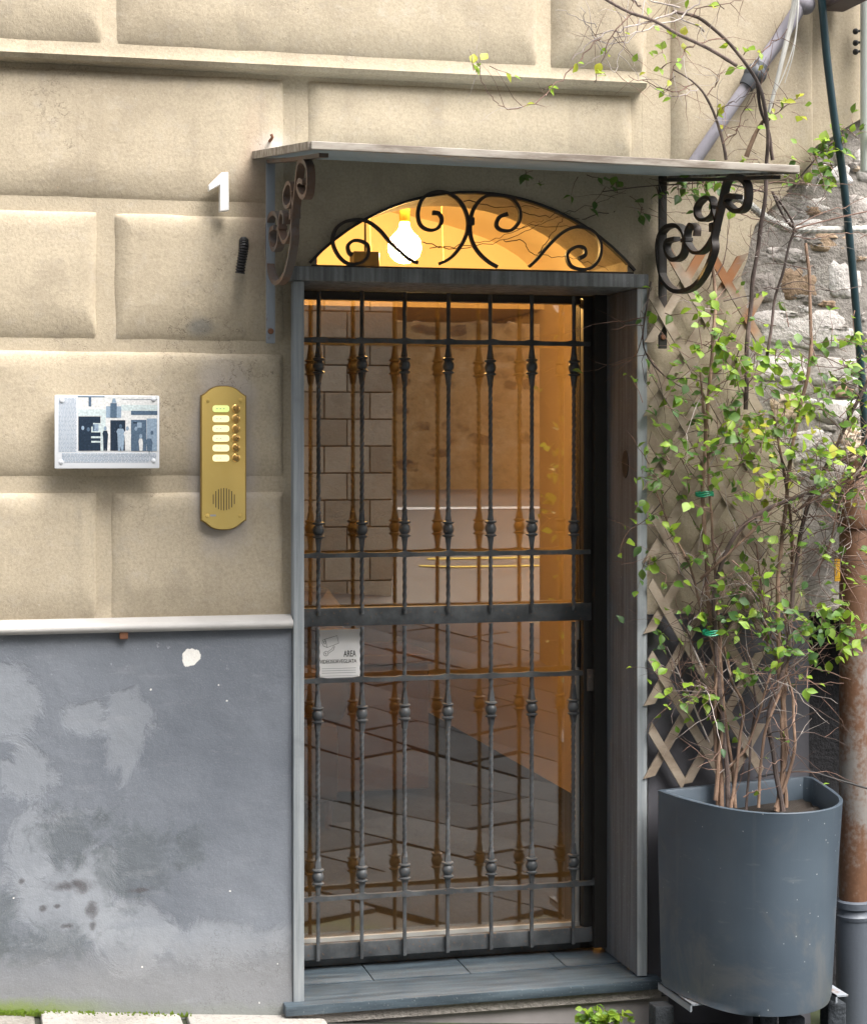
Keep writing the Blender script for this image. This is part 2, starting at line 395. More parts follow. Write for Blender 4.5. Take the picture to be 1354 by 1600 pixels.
def make_leaf(name, a, b):
    t = NT(name)
    oi = t.n.new('ShaderNodeObjectInfo').outputs['Random']
    n = t.noise(16, 3); k = t.math('ADD', t.math('MULTIPLY', n, 0.9), t.math('MULTIPLY', oi, 0.2))
    c = t.mix(t.step(k, 0.3, 0.75), a, b)
    t.set(color=c, rough=0.45, spec=0.4)
    tr = t.n.new('ShaderNodeBsdfTranslucent'); t.l.new(t.mix(0.5, c, (0.35, 0.5, 0.05)), tr.inputs['Color'])
    mx = t.n.new('ShaderNodeMixShader'); mx.inputs[0].default_value = 0.35
    t.l.new(t.b.outputs[0], mx.inputs[1]); t.l.new(tr.outputs[0], mx.inputs[2]); t.l.new(mx.outputs[0], t.out.inputs['Surface'])
    return t.mat
LEAF = [make_leaf('mid_green_leaf', (0.055, 0.135, 0.022), (0.12, 0.24, 0.035)),
        make_leaf('light_green_leaf', (0.15, 0.29, 0.03), (0.30, 0.44, 0.045)),
        make_leaf('deep_green_leaf', (0.03, 0.085, 0.03), (0.075, 0.17, 0.05)),
        make_leaf('yellow_green_leaf', (0.28, 0.33, 0.03), (0.42, 0.40, 0.04))]
TIE = plain('green_garden_tie', (0.01, 0.30, 0.16), 0.35, 0, 0.15, 40)
TAGY = plain('yellow_tag', (0.62, 0.34, 0.02), 0.5, 0, 0.1)
def make_stone(name, cols, grain=18, odd=0.55):
    t = NT(name); oi = t.n.new('ShaderNodeObjectInfo').outputs['Random']
    m = t.noise(5, 6, 0.65); f = t.noise(grain * 4, 5, 0.65)
    k = t.math('ADD', t.math('MULTIPLY', m, 0.8), t.math('MULTIPLY', t.math('SUBTRACT', oi, 0.5), odd))
    c = t.mix(t.step(k, 0.25, 0.45), cols[0], cols[1]); c = t.mix(t.step(k, 0.45, 0.62), c, cols[2])
    c = t.mix(t.math('MULTIPLY', t.step(f, 0.5, 0.75), 0.5), c, tuple(x * 0.35 for x in cols[0]))
    nb = t.bump(t.noise(grain, 6, 0.65), 0.5, 0.03); nb = t.bump(f, 0.4, 0.006, nb)
    return t.set(color=c, rough=0.92, normal=nb, spec=0.2)
RUBBLE = make_stone('pale_rubble', ((0.34, 0.31, 0.29), (0.58, 0.55, 0.53), (0.72, 0.70, 0.69)))
RUBBLE_O = make_stone('ochre_rubble', ((0.36, 0.26, 0.18), (0.55, 0.42, 0.30), (0.66, 0.55, 0.44)))
MORTAR = make_stone('grey_mortar', ((0.28, 0.26, 0.24), (0.48, 0.45, 0.42), (0.62, 0.60, 0.58)), 20)
GAPSHADE = make_stone('gap_shade_wall', ((0.010, 0.010, 0.011), (0.016, 0.016, 0.018), (0.024, 0.024, 0.027)))  # near-black tone stands in for the shade of the gap
PALESTONE = make_stone('pale_paving', ((0.22, 0.205, 0.18), (0.36, 0.34, 0.31), (0.44, 0.42, 0.39)))
PAVING = make_stone('grey_paving', ((0.032, 0.038, 0.046), (0.042, 0.049, 0.058), (0.056, 0.063, 0.072)))
STREETM = NT('street_surface'); _n = STREETM.noise(2, 6, .65); _y = STREETM.xyz()[1]
STREETM = STREETM.set(color=STREETM.mix(STREETM.step(STREETM.math('ADD', _y, STREETM.math('MULTIPLY', _n, 1.5)), -8.6, -7.8), STREETM.mix(_n, (.10, .092, .085), (.20, .18, .16)), STREETM.mix(STREETM.step(_n, .45, .6), (.035, .035, .033), (.035, .045, .018))), rough=.9)
ASHLAR = make_stone('buff_block', ((0.46, 0.41, 0.33), (0.58, 0.52, 0.42), (0.64, 0.58, 0.48)))
ASHLAR_J = plain('block_joint', (0.10, 0.085, 0.065), 0.9)
ROCK = make_stone('ochre_retaining_stone', ((0.20, 0.14, 0.10), (0.58, 0.39, 0.20), (0.70, 0.52, 0.32)), 9, 0.22)
MOSS = plain('moss', (0.16, 0.25, 0.02), 0.95, 0, 0.5, 60, 0.8)
def make_sheet():
    t = NT('grey_polycarbonate'); n = t.noise(3, 4)
    c = t.mix(n, (0.30, 0.345, 0.365), (0.42, 0.46, 0.475)); t.set(color=c, rough=0.25, spec=0.5)
    tr = t.n.new('ShaderNodeBsdfTranslucent'); t.l.new(c, tr.inputs['Color'])
    mx = t.n.new('ShaderNodeMixShader'); mx.inputs[0].default_value = 0.30
    t.l.new(t.b.outputs[0], mx.inputs[1]); t.l.new(tr.outputs[0], mx.inputs[2]); t.l.new(mx.outputs[0], t.out.inputs['Surface']); return t.mat
SHEET = make_sheet()
TRIM = NT('weathered_edge_strip'); _n = TRIM.noise(1, 6, 0.65, TRIM.scaled((5, 30, 30)))
TRIM = TRIM.set(color=TRIM.mix(TRIM.step(_n, 0.35, 0.65), (0.15, 0.12, 0.095), (0.37, 0.34, 0.30)), rough=0.6, normal=TRIM.bump(_n, 0.2, 0.004))
GLASS = NT('door_glass')
def make_glass():
    t = GLASS
    gl = t.n.new('ShaderNodeBsdfGlossy'); gl.inputs['Roughness'].default_value = 0.0; gl.inputs['Color'].default_value = (1, 0.97, 0.92, 1)
    tp = t.n.new('ShaderNodeBsdfTransparent'); tp.inputs['Color'].default_value = (0.84, 0.80, 0.74, 1)
    mx = t.n.new('ShaderNodeMixShader'); mx.inputs[0].default_value = 0.27
    t.l.new(tp.outputs[0], mx.inputs[1]); t.l.new(gl.outputs[0], mx.inputs[2]); t.l.new(mx.outputs[0], t.out.inputs['Surface'])
    return t.mat
GLASS = make_glass()
DOORFRAME = plain('dark_bronze_frame', (0.03, 0.028, 0.026), 0.45, 0.2, 0.2, 10)
BEAD = plain('pale_glazing_bead', (0.42, 0.42, 0.40), 0.5, 0, 0.15, 10)
HALL = NT('ochre_hall_paint'); _n = HALL.noise(2, 5)
HALL = HALL.set(color=HALL.mix(_n, (0.60, 0.47, 0.30), (0.72, 0.60, 0.42)), rough=0.7, normal=HALL.bump(HALL.noise(60, 4), 0.15, 0.004))
VAULT = plain('cream_vault_paint', (0.72, 0.62, 0.46), 0.8, 0, 0.06, 3, 0.1)
HALLFLOOR = make_slate('hall_slate_floor', (0.010, 0.011, 0.013), (0.022, 0.024, 0.026), False, 0.7)
WOOD = plain('brown_wood', (0.07, 0.042, 0.022), 0.5, 0, 0.3, 14)
LEATHER = plain('brown_leather', (0.04, 0.026, 0.018), 0.5, 0, 0.3, 14)
DARKHOUSE = make_stone('dark_brown_render', ((0.055, 0.045, 0.04), (0.075, 0.062, 0.055), (0.10, 0.085, 0.075)))
LINEW = plain('white_road_paint', (0.75, 0.74, 0.72), 0.7, 0, 0.1, 10)
LINEY = plain('yellow_road_paint', (0.65, 0.48, 0.08), 0.7, 0, 0.1, 10)
PURPLE = make_rusty('grey_violet_pipe', (0.25, 0.24, 0.28), (0.17, 0.14, 0.13), 0.15, 0.7, 12, 0)
CONDUIT = plain('pale_corrugated_plastic', (0.45, 0.45, 0.43), 0.5, 0, 0.15, 20)

# ================================================================== GROUND
def gz(x, y):
    base = 0.045 - 0.083 * max(-1.5, min(4.5, x))
    return base + 0.105 * max(0.0, -y - 4.0) * (1 if y > -18 else 1) if y > -18 else base + 0.105 * 14.0
mb = MB(); xs = [-60, -30, -15, -8] + [-5 + 0.5 * i for i in range(41)] + [20, 30, 60]
ys = [0.30, 0.0, -0.5, -1, -2, -3, -4, -5, -6, -8, -10, -12, -14, -16, -18, -22, -30, -60]
for y in ys:
    for x in xs: mb.v.append(Vector((x, y, gz(x, y) - 0.02)))
for j in range(len(ys) - 1):
    for i in range(len(xs) - 1):
        mb.f.append([j*len(xs)+i, j*len(xs)+i+1, (j+1)*len(xs)+i+1, (j+1)*len(xs)+i]); mb.m.append(0)
street = tag(mb.build('street', STREETM), kind='structure')

def slab_mesh(w, d, h, rnd=0.006, bev=0.008):
    m = MB(); m.box(-w/2, w/2, -d/2, d/2, -h, 0)
    for v in m.v: v += Vector((random.uniform(-rnd, rnd), random.uniform(-rnd, rnd), random.uniform(-rnd/2, rnd/2)))
    return m.mesh('paving_slab', PAVING, bevel=bev, smooth=True)
slabs = [slab_mesh(0.515, 0.775, 0.05) for _ in range(5)]
ang = R(52); n_s = 0
for i in range(-14, 26):
    for j in range(-14, 26):
        u = (i + 0.5 * (j % 2)) * 0.79; w = j * 0.53
        x = 2.4 + u * math.cos(ang) - w * math.sin(ang); y = -3.4 + u * math.sin(ang) + w * math.cos(ang)
        # the slabs the door glass mirrors, and those at the wall's foot
        if y > -0.78 or y < -9 or x < 0.1 + 0.12 * -y or x > 3.0 + 0.42 * -y: continue
        sx = (gz(x + .1, y) - gz(x - .1, y)) / .2; sy = (gz(x, y + .1) - gz(x, y - .1)) / .2
        q = Matrix(((1, 0, 0), (0, 1, 0), (sx, sy, 1)))
        o = inst('paving_slab', random.choice(slabs), street, (x, y, gz(x, y) + random.uniform(-0.004, 0.006)),
                 (math.atan(sy), -math.atan(sx), 0))
        o.rotation_euler.rotate_axis('Z', ang - math.pi / 2 + random.choice((0, math.pi)))
        n_s += 1

# pale kerb stones along the foot of the facade
pave = tag(empty('pavement', (0.5, -0.2, 0.0)), kind='structure')
kx = [-1.6, -1.05, -0.5, at(60, 1580, -0.1).x, at(290, 1585, -0.1).x, at(515, 1595, -0.1).x]
for a, b in zip(kx, kx[1:]):
    m = MB(); m.box(a + 0.008, b - 0.008, -0.62, -0.034, -0.25, 0)
    for v in m.v:
        if v.z > -0.1: v.z = gz(v.x, 0) - 0.005 + random.uniform(-0.006, 0.006)
    o = m.build('kerb_stone', PALESTONE, pave, bevel=0.012, smooth=True)
kx2 = [kx[-1], 1.55, 2.05, 2.6, 3.2]
for a, b in zip(kx2, kx2[1:]):
    m = MB(); m.box(a + 0.006, b - 0.006, -0.70, 0.1, -0.5, 0)
    for v in m.v:
        if v.z > -0.1: v.z = gz(v.x, 0) - 0.03 + random.uniform(-0.008, 0.008)
    m.build('kerb_stone', PAVING, pave, bevel=0.012, smooth=True)

# ================================================================== FACADE
facade = thing('house_facade', 'beige rusticated plaster house wall with grey painted base around the doorway', 'house wall', (0, 0, 0))
OX0, OX1 = 0.955, 2.036                                     # door opening
AC, AR = Vector((1.5025, 1.705)), 0.69                      # fanlight arch
def arch_pts(r, n=28, zmin=2.15):
    out = []
    for i in range(n + 1):
        a = R(12) + R(156) * i / n
        p = Vector((AC.x + r * math.cos(a), AC.y + r * math.sin(a)))
        if p.y >= zmin - 1e-6: out.append(p)
    return out
WT = 0.36
mb = MB()
mb.box(-4.5, OX0, 0.0, WT, -0.6, 5.2)
ap = arch_pts(AR)[::-1]                                     # left to right
ax0, ax1 = ap[0].x, ap[-1].x
zt = 5.2
for p, q in zip(ap, ap[1:]):
    mb.add([(p.x, 0, p.y), (q.x, 0, q.y), (q.x, 0, zt), (p.x, 0, zt)], [(0, 1, 2, 3)])
    mb.add([(p.x, 0, p.y), (q.x, 0, q.y), (q.x, WT, q.y), (p.x, WT, p.y)], [(0, 1, 2, 3)])
    mb.add([(p.x, WT, p.y), (q.x, WT, q.y), (q.x, WT, zt), (p.x, WT, zt)], [(0, 1, 2, 3)])
mb.box(OX0 + 0.0004, ax0 - 0.0002, 0, WT, 2.148, zt)
mb.box(ax1 + 0.0002, OX1 - 0.0004, 0, WT, 2.148, zt)
# right part with the ragged edge where plaster has come off the rubble
rag = [at(px, py) for px, py in ((1262, 1235), (1258, 1100), (1256, 960), (1250, 880), (1252, 800), (1250, 760), (1240, 725), (1228, 700), (1205, 672), (1186, 640), (1176, 600), (1164, 562), (1170, 530),
       (1160, 500), (1167, 470), (1158, 432), (1164, 405), (1172, 380), (1180, 352), (1200, 332), (1214, 316), (1230, 302), (1238, 280), (1250, 262), (1262, 240), (1280, 226), (1300, 214), (1322, 200), (1340, 188), (1354, 184), (1400, 170))]
poly = [(OX1, -0.6), (rag[0].x, -0.6)] + [(p.x + random.uniform(-.006, .006), p.z) for p in rag] + [(6.5, 2.95), (6.5, zt), (OX1, zt)]
mb.prism(poly, 0.0, 0.07)
wall = mb.build('plaster_wall', PLASTER, facade)

def cushion(name, X0, X1, Z0, Z1, h=0.018, w=0.056, wv=0.046, base=0.0, parent=facade, drop=True):
    def axis(a, b, w):
        pts = []; n = 9
        wl_ = w * 1.25 if w < .05 or a > 3 else w * 2.0
        for i in range(n + 1): pts.append(a + wl_ * (i / n))
        k = max(2, int((b - a - 2.5 * w) / 0.07))
        for i in range(1, k): pts.append(a + wl_ + (b - a - 1.25 * w - wl_) * i / k)
        for i in range(n + 1): pts.append(b - w * 1.25 * (1 - i / n))
        return pts
    xs, zs = axis(X0, X1, wv), axis(Z0, Z1, w)
    m = MB(); nx = len(xs)
    sd = random.uniform(0, 50)
    for z in zs:
        for x in xs:
            tx = max(0.0, min(1, min(x - X0, X1 - x) / wv)); tl = max(0.0, min(1, (x - X0) / (wv * 1.2))); tz = max(0.0, min(1, (z - Z0) / w, (Z1 - z) / w))
            hx = min(math.sqrt(max(0, 1 - (1 - tx) ** 2.0)), tl * (2 - tl))
            tt = max(0.0, min(1, (Z1 - z) / w)); tb = max(0.0, min(1, (z - Z0) / (w * 2.0) + .006 * mnoise.noise(Vector((x * 7, z * 3, sd)))))
            hz = min(math.sqrt(max(0, 1 - (1 - tt) ** 2)), tb * (2 - tb))
            H = h * min(hx, hz)
            wob = mnoise.noise(Vector((x * 4 + sd, z * 4, 1.3))) * 0.004 + mnoise.noise(Vector((x * 14 + sd, z * 14, 7.3))) * 0.0012
            edge = 1 if 0 < tx and 0 < tz else 0
            ox = mnoise.noise(Vector((z * 9, sd, 2))) * 0.004 if tx < 0.3 else 0
            oz = mnoise.noise(Vector((x * 9, sd, 5))) * 0.003 if tz < 0.3 else 0
            m.v.append(Vector((x + ox, base - (H + wob * min(1, H / h) if edge else -0.002), z + oz)))
    for j in range(len(zs) - 1):
        for i in range(nx - 1):
            a = j * nx + i
            m.f.append([a, a + 1, a + nx + 1, a + nx]); m.m.append(0)
    return m.build(name, PLASTER, parent, smooth='all')
def PX(px, Y=0.0): return at(px, 700, Y).x
XL, XR1, XB0, XE = -1.55, PX(151), PX(179), 0.918
zA1, zB1, zB0, zC1, zC0, zD1, zD0 = 2.335, 2.298, 1.93, 1.898, 1.535, 1.492, 1.128
cushion('rusticated_block', XL, XE, zA1, 2.705)
cushion('rusticated_block', PX(480), PX(986), 2.49, 2.705)
cushion('rusticated_block', XL, XR1, zB0, zB1); cushion('rusticated_block', XB0, XE, zB0, zB1)
cushion('rusticated_block', XL, XE, zC0, zC1)
cushion('rusticated_block', XL, XR1, zD0, zD1); cushion('rusticated_block', XB0 - 0.01, XE, zD0, zD1)
cushion('rusticated_block', PX(1046), PX(1268), 2.45, 3.25, 0.03, 0.04, 0.045)
# upper zone standing forward over a ledge
ub = MB()
UX1 = PX(1000)
ub.prism([(0.0, 2.716), (-0.050, 2.722), (-0.060, 2.735), (-0.052, 2.760), (-0.052, 4.6), (0.0, 4.6)], -4.5, UX1, axis='y')
for v in ub.v: v.x, v.y = v.y, v.x
ub.build('string_course', PLASTER, facade, smooth=True)
cushion('rusticated_block', XL, PX(160), 2.765, 3.15, 0.021, 0.06, 0.075, -0.05)
cushion('rusticated_block', PX(176), PX(832), 2.765, 3.15, 0.021, 0.06, 0.075, -0.05)
cushion('rusticated_block', PX(850), PX(996), 2.765, 3.15, 0.034, 0.055, 0.06, -0.05)
# grey base with hand-trowelled relief
def dado(X0, X1, Z1, mat, y=-0.03):
    m = MB(); nx, nz = max(2, int((X1 - X0) / 0.07)), 18
    for j in range(nz + 1):
        for i in range(nx + 1):
            x = X0 + (X1 - X0) * i / nx; z = -0.45 + (Z1 + 0.45) * j / nz
            d = mnoise.noise(Vector((x * 3, z * 3, 4))) * 0.004 + mnoise.noise(Vector((x * 9, z * 9, 2))) * 0.0015
            b = 0.012 * max(0, min(1, (0.16 - 0.09 * x - z) / 0.08))
            m.v.append(Vector((x, y - d - b, z)))
    for j in range(nz):
        for i in range(nx):
            a = j * (nx + 1) + i; m.f.append([a, a + 1, a + nx + 2, a + nx + 1]); m.m.append(0)
    # returns so it has thickness
    m.add([(X0, y - .002, Z1), (X1, y - .002, Z1), (X1, 0, Z1), (X0, 0, Z1)], [(0, 1, 2, 3)])
    m.add([(X1, y, -.45), (X1, 0, -.45), (X1, 0, Z1), (X1, y, Z1)], [(0, 1, 2, 3)])
    return m.build('painted_base', mat, facade, smooth='all')
dado(-1.8, 0.938, 1.10, DADO)
dado(2.046, 2.585, 1.106, plain('dark_base_paint', (0.085, 0.085, 0.10), 0.75, 0, 0.35, 5, 0.3), -0.02)
# half-round rail capping the base
m = MB(); prof = [(0.0, 1.092), (-0.042, 1.092)] + [(-.044 - .016 * math.cos(R(a)), 1.106 + .0135 * math.sin(R(a))) for a in range(-75, 80, 15)] + [(-.040, 1.1205), (-.030, 1.128), (0.0, 1.131)]
m.prism(prof, -1.8, 0.937)
for v in m.v: v.x, v.y = v.y, v.x
m.build('dado_rail', RAIL_W, facade, smooth=True)

# ------------------------------------------------------------------ slate surround of the doorway
surround = thing('door_surround', 'weathered grey slate lining around the iron gate', 'door frame', (1.49, 0, 0))
JL0, JL1 = 0.940, 0.9715
JR0, JR1 = 2.004, 2.032
m = MB(); m.box(JL0, JL1, -0.046, 0.30, -0.002, 2.108); m.build('jamb', SLATE_EDGE, surround, bevel=0.003, smooth=True)
m = MB(); m.box(JR0, JR1, -0.043, 0.30, 0.004, 2.108)
for v in m.v: v.x += 0.0
jr = m.build('jamb', SLATE, surround, bevel=0.003, smooth=True)
m = MB(); m.box(JR0 - 0.001, JR1 + 0.002, -0.0465, -0.0435, 0.004, 2.108); m.build('jamb_edge', SLATE_EDGE, surround, smooth=True)
m = MB(); m.box(JL0 - 0.012, JR1 + 0.006, -0.052, 0.30, 2.110, 2.152); m.build('lintel', SLATE_LINTEL, surround, bevel=0.004, smooth=True)
m = MB(); m.box(1.962, JR0 - 0.001, 0.235, 0.29, 0.02, 2.1095); m.build('rebate_strip', DOORFRAME, surround)
m = MB(); m.box(JL1 + 0.001, 0.985, 0.235, 0.29, 0.02, 2.1095); m.build('rebate_strip', DOORFRAME, surround)
m = MB()                                                       # rust-dark stain plate where a lock strike sits on the reveal
p = atX(977, 725, JR0); m.lathe((JR0 - 0.001, p.y, p.z), [(0.0, 0), (0.030, 0.0), (0.028, -0.002), (0.0, -0.002)], 16, axis='x')
for v in m.v: v.z = p.z + (v.z - p.z) * 1.5
m.build('hole_cover', DOORFRAME, surround)
arc = MB(); pts = [(p.x, 0.002, p.y) for p in arch_pts(AR - 0.004, 36)]
arc.flat(pts, (0, 0.012, 0), 0.004)
# ------------------------------------------------------------------ doorstep
step = thing('doorstep', 'blue black slate doorstep under the iron gate', 'doorstep', (1.49, 0, 0))
m = MB(); m.box(JL0 - 0.03, JR1 + 0.04, -0.085, 0.118, -0.03, 0.0); m.build('nosing_slab', STEP, step, bevel=0.004, smooth=True)
tx = [JL0 - 0.01, 1.215, 1.52, 1.83, JR1]
for a, b in zip(tx, tx[1:]):
    m = MB(); m.box(a + 0.0015, b - 0.0015, 0.121, 0.34, -0.03, 0.001); m.build('slate_tile', STEP, step, bevel=0.002, smooth=True)
m = MB(); m.box(JL0 - 0.02, JR1 + 0.04, -0.07, 0.34, -0.06, -0.031); m.build('bedding', MORTAR, step)
m = MB(); m.box(0.95, 2.10, -0.055, 0.3, -0.45, -0.061); m.build('riser', plain('stained_render', (0.24, 0.225, 0.225), 0.9, 0, 0.35, 6, 0.4), step)
m = MB(); a, b = at(440, 1590, -0.06).x, at(515, 1590, -0.06).x
m.box(a, b, -0.066, -0.02, -0.06, -0.034); m.build('filler_stone', PALESTONE, step, bevel=0.005, smooth=True)

# ------------------------------------------------------------------ fanlight grille
YG = -0.012
fan = thing('fanlight_grille', 'black wrought iron scroll grille in the arched fanlight above the gate', 'window grille', (1.49, YG, 2.15))
def c4(pts): return [at(380 + x / 3.761, 200 + y / 3.761, YG) for x, y in pts]
def c5(pts): return [at(640 + x / 3.224, 200 + y / 3.224, YG) for x, y in pts]
scr = [c4(((640,748),(620,730),(615,690),(650,662),(700,668),(735,700),(725,760),(680,795),(610,795),(555,745),(525,670),(540,600),(590,555),(660,540),(730,550),(800,600),(860,670),(930,735),(985,778),(1025,792))),
       c4(((1112,498),(1150,505),(1165,545),(1140,590),(1090,600),(1040,570),(1025,500),(1050,420),(1110,380),(1190,380),(1260,420),(1305,490),(1320,570),(1300,650),(1250,730),(1200,775),(1150,798))),
       c5(((490,433),(450,450),(435,490),(460,515),(510,515),(550,470),(550,410),(510,355),(430,340),(370,350),(320,410),(303,490),(310,560),(340,620),(390,670),(440,700))),
       c5(((850,658),(880,640),(875,605),(840,598),(800,620),(790,650),(810,695),(860,712),(910,705),(950,660),(960,590),(930,530),(870,500),(810,505),(750,540),(690,600),(640,660),(600,698)))]
for s in scr:
    m = MB(); sp = smooth_path(s, 5); n = len(sp)
    m.flat(sp, (0, 0.009, 0), [0.0045 + 0.002 * max(0, 1 - i / 8) for i in range(n)]); m.build('scroll', DARK_IRON, fan, smooth=True)
arc.build('arch_bar', DARK_IRON, fan, smooth=True)
m = MB(); p = at(735, 346, YG); m.box(p.x - .010, p.x + .010, YG - .012, YG + .012, p.z - .012, p.z + .012); m.build('collar', DARK_IRON, fan, bevel=.003)
m = MB(); m.box(1.0, 2.0, YG - 0.01, YG + 0.01, 2.1525, 2.160); m.build('sill_bar', DARK_IRON, fan)

# ------------------------------------------------------------------ iron gate
YB, YR, YF = 0.250, 0.262, 0.272
gate = thing('iron_gate', 'dark grey wrought iron gate with twisted baluster bars filling the doorway', 'gate', (1.49, YR, 0.02))
def gz_(py): return at(700, py, YR).z
m = MB(); m.box(0.99, 1.958, YR - 0.008, YR + 0.022, gz_(974), gz_(946)); m.build('lock_rail', IRON, gate, bevel=0.003, smooth=True)
m = MB(); m.box(0.975, 1.962, YR - 0.004, YR + 0.022, gz_(1486), gz_(1462)); m.build('frame_rail', IRON, gate, bevel=0.003, smooth=True)
m = MB(); m.box(0.975, 1.962, YR - 0.004, YR + 0.022, gz_(460), 2.105); m.build('frame_rail', DOORFRAME, gate, bevel=0.003, smooth=True)
m = MB(); m.box(1.932, 1.9615, YR - 0.003, YR + 0.026, gz_(1461), gz_(461)); m.build('stile', DOORFRAME, gate, bevel=0.003, smooth=True)
m = MB(); m.box(0.9725, 0.989, YR - 0.003, YR + 0.026, gz_(1461), gz_(461)); m.build('stile', DOORFRAME, gate, bevel=0.003, smooth=True)
bxs = [at(px, 700, YB).x for px in (497, 565, 632, 699, 767, 830, 895)]
for py, x1 in ((534, 1.95), (864, 1.95), (1056, 1.925), (1390, 1.958)):
    z = gz_(py); m = MB(); xx = [0.978 + (x1 - 0.978) * i / 48 for i in range(49)]
    pts = []; th = []
    for x in xx:
        d = min(abs(x - b) for b in bxs); k = math.exp(-(d / 0.012) ** 2)
        pts.append((x, YB - 0.001, z - 0.0035 * (1 - k) * 0.5 + mnoise.noise(Vector((x * 9, py, 0))) * 0.002)); th.append(0.0068 + 0.0038 * k)
    if py == 1390: pts += [(1.966, YB - 0.004, z + 0.006), (1.966, YB - 0.006, z + 0.014)]; th += [0.006, 0.006]
    m.flat(pts, (0, 0.0085, 0), th); m.build('crossbar', IRON, gate, smooth=True)
def bar_mesh(z0, z1, zc, name):
    z0, z1 = min(z0, z1), max(z0, z1)
    m = MB(); n = 190; vs = []; 
    ca, cb = min(zc), max(zc)
    ang = 0.0
    for i in range(n + 1):
        z = z0 + (z1 - z0) * i / n
        s = 0.0056
        tw = 0
        if ca + 0.05 < z < cb - 0.05: tw = 1
        elif z < ca - 0.06 and name == 'a': tw = 0.8
        elif z > cb + 0.06 and name == 'b': tw = 0.8
        for c in zc:
            d = abs(z - c) - 0.020
            if 0 < d < 0.055: s += 0.0056 * (1 - d / 0.055) ** 1.5
            elif d <= 0: s = 0.011
        ang += tw * (z1 - z0) / n * 75
        for k in range(8):
            a = ang + k * math.pi / 4; q = s * (1.26 if k % 2 else 1.04)
            vs.append((q * math.cos(a), q * math.sin(a), z))
    fs = []
    for i in range(n):
        for k in range(8): fs.append((i*8+k, i*8+(k+1) % 8, (i+1)*8+(k+1) % 8, (i+1)*8+k))
    fs += [tuple(range(7, -1, -1)), tuple(n * 8 + k for k in range(8))]
    m.add(vs, fs)
    return m.mesh('bar', IRON)
cm = MB(); cm.lathe((0, 0, 0), [(0.0, -.026), (.012, -.026), (.0185, -.0235), (.0195, -.020), (.0165, -.0175), (.011, -.016), (.0145, -.0125), (.0175, -.007), (.0188, 0), (.0175, .007), (.0145, .0125), (.011, .016), (.0165, .0175), (.0195, .020), (.0185, .0235), (.012, .026), (0, .026)], 16)
collar_me = cm.mesh('collar', IRON, smooth=True)
for name, (pa, pb), pcs in (('a', (458, 957), (572, 826)), ('b', (976, 1488), (1110, 1358))):
    zs = [at(700, p, YB).z for p in pcs]
    me = bar_mesh(at(700, pa, YB).z, at(700, pb, YB).z, zs, name)
    for i, x in enumerate(bxs):
        zo = random.uniform(-.002, .002)
        o = inst('bar', me, gate, (x, YB, zo), (0, random.uniform(-.002, .002), random.uniform(0, 1.5) * 0))
        for z in zs:
            c = bpy.data.objects.new('collar', collar_me); COL.objects.link(c); c.parent = o
            c.location = (0, 0, z + random.uniform(-.002, .002))
m = MB(); p = at(921, 1062, YR); m.box(p.x - .012, p.x + .012, YR - .012, YR - .002, p.z - .035, p.z + .035)
m.lathe((p.x, YR - .012, p.z + .012), [(0, 0), (.009, 0), (.008, .006), (0, .006)], 12, axis='y'); m.build('lock_plate', RUST_IRON, gate, bevel=.002, smooth=True)

# ------------------------------------------------------------------ glazed door behind the gate
YGL = 0.318
door = thing('glazed_door', 'glass door leaf behind the wrought iron gate', 'door', (1.49, YGL, 0.03))
m = MB(); m.box(0.99, 1.935, YGL, YGL + 0.008, 0.075, 2.085); m.build('glass_pane', GLASS, door)
for a, b in ((0.9725, 0.9895), (1.9355, 1.985)):
    m = MB(); m.box(a, b, YGL - .015, YGL + .03, 0.004, 2.105); m.build('stile', DOORFRAME, door, bevel=.002)
m = MB(); m.box(0.99, 1.935, YGL - .015, YGL + .03, 2.0855, 2.105); m.build('rail', DOORFRAME, door)
m = MB(); m.box(0.99, 1.935, YGL - .016, YGL + .03, 0.004, 0.0745); m.build('rail', IRON, door)
m = MB(); m.box(0.99, 1.935, YGL - .012, YGL - .001, 0.0755, 0.089); m.box(1.922, 1.934, YGL - .010, YGL - .001, 0.09, 1.06); m.build('glazing_bead', BEAD, door)
m = MB(); p = at(904, 1020, YGL); m.box(p.x - .012, p.x + .012, YGL - .022, YGL - .011, p.z - .045, p.z + .045); m.build('lock_case', BLACK, door, bevel=.004)

# surveillance notice stuck on the glass
p0, p1 = at(495, 984, YGL), at(563, 1059, YGL)
notice = thing('surveillance_notice', 'white notice reading AREA VIDEOSORVEGLIATA with camera drawing on the glass', 'notice', (p0.x, YGL - .002, p1.z))
m = MB(); m.box(p0.x, p1.x, YGL - .002, YGL - .0005, p1.z, p0.z); m.build('sticker', PAPER, notice)
def text(body, x, z, y, h, w, mat, parent, name, align='RIGHT'):
    cu = bpy.data.curves.new(name, 'FONT'); cu.body = body; cu.align_x = align; cu.extrude = 0.0004; cu.size = 1
    o = bpy.data.objects.new(name, cu); COL.objects.link(o)
    bpy.context.view_layer.update()
    me = bpy.data.meshes.new_from_object(o.evaluated_get(bpy.context.evaluated_depsgraph_get()))
    bpy.data.objects.remove(o)
    xs = [v.co.x for v in me.vertices]; ys_ = [v.co.y for v in me.vertices]
    sx = w / (max(xs) - min(xs)); sy = h / (max(ys_) - min(ys_)); x0, y0 = min(xs), min(ys_)
    off = Vector(root_of(parent).location)
    for v in me.vertices:
        v.co = Vector((x + (v.co.x - x0) * sx, y - v.co.z, z + (v.co.y - y0) * sy)) - off
    me.materials.clear(); me.materials.append(mat)
    o = bpy.data.objects.new(name, me); COL.objects.link(o); o.parent = parent
    return o
YT = YGL - .0026
a, b = at(537, 1026, YT), at(556, 1016, YT); text('AREA', a.x, a.z, YT, b.z - a.z, b.x - a.x, INK, notice, 'lettering')
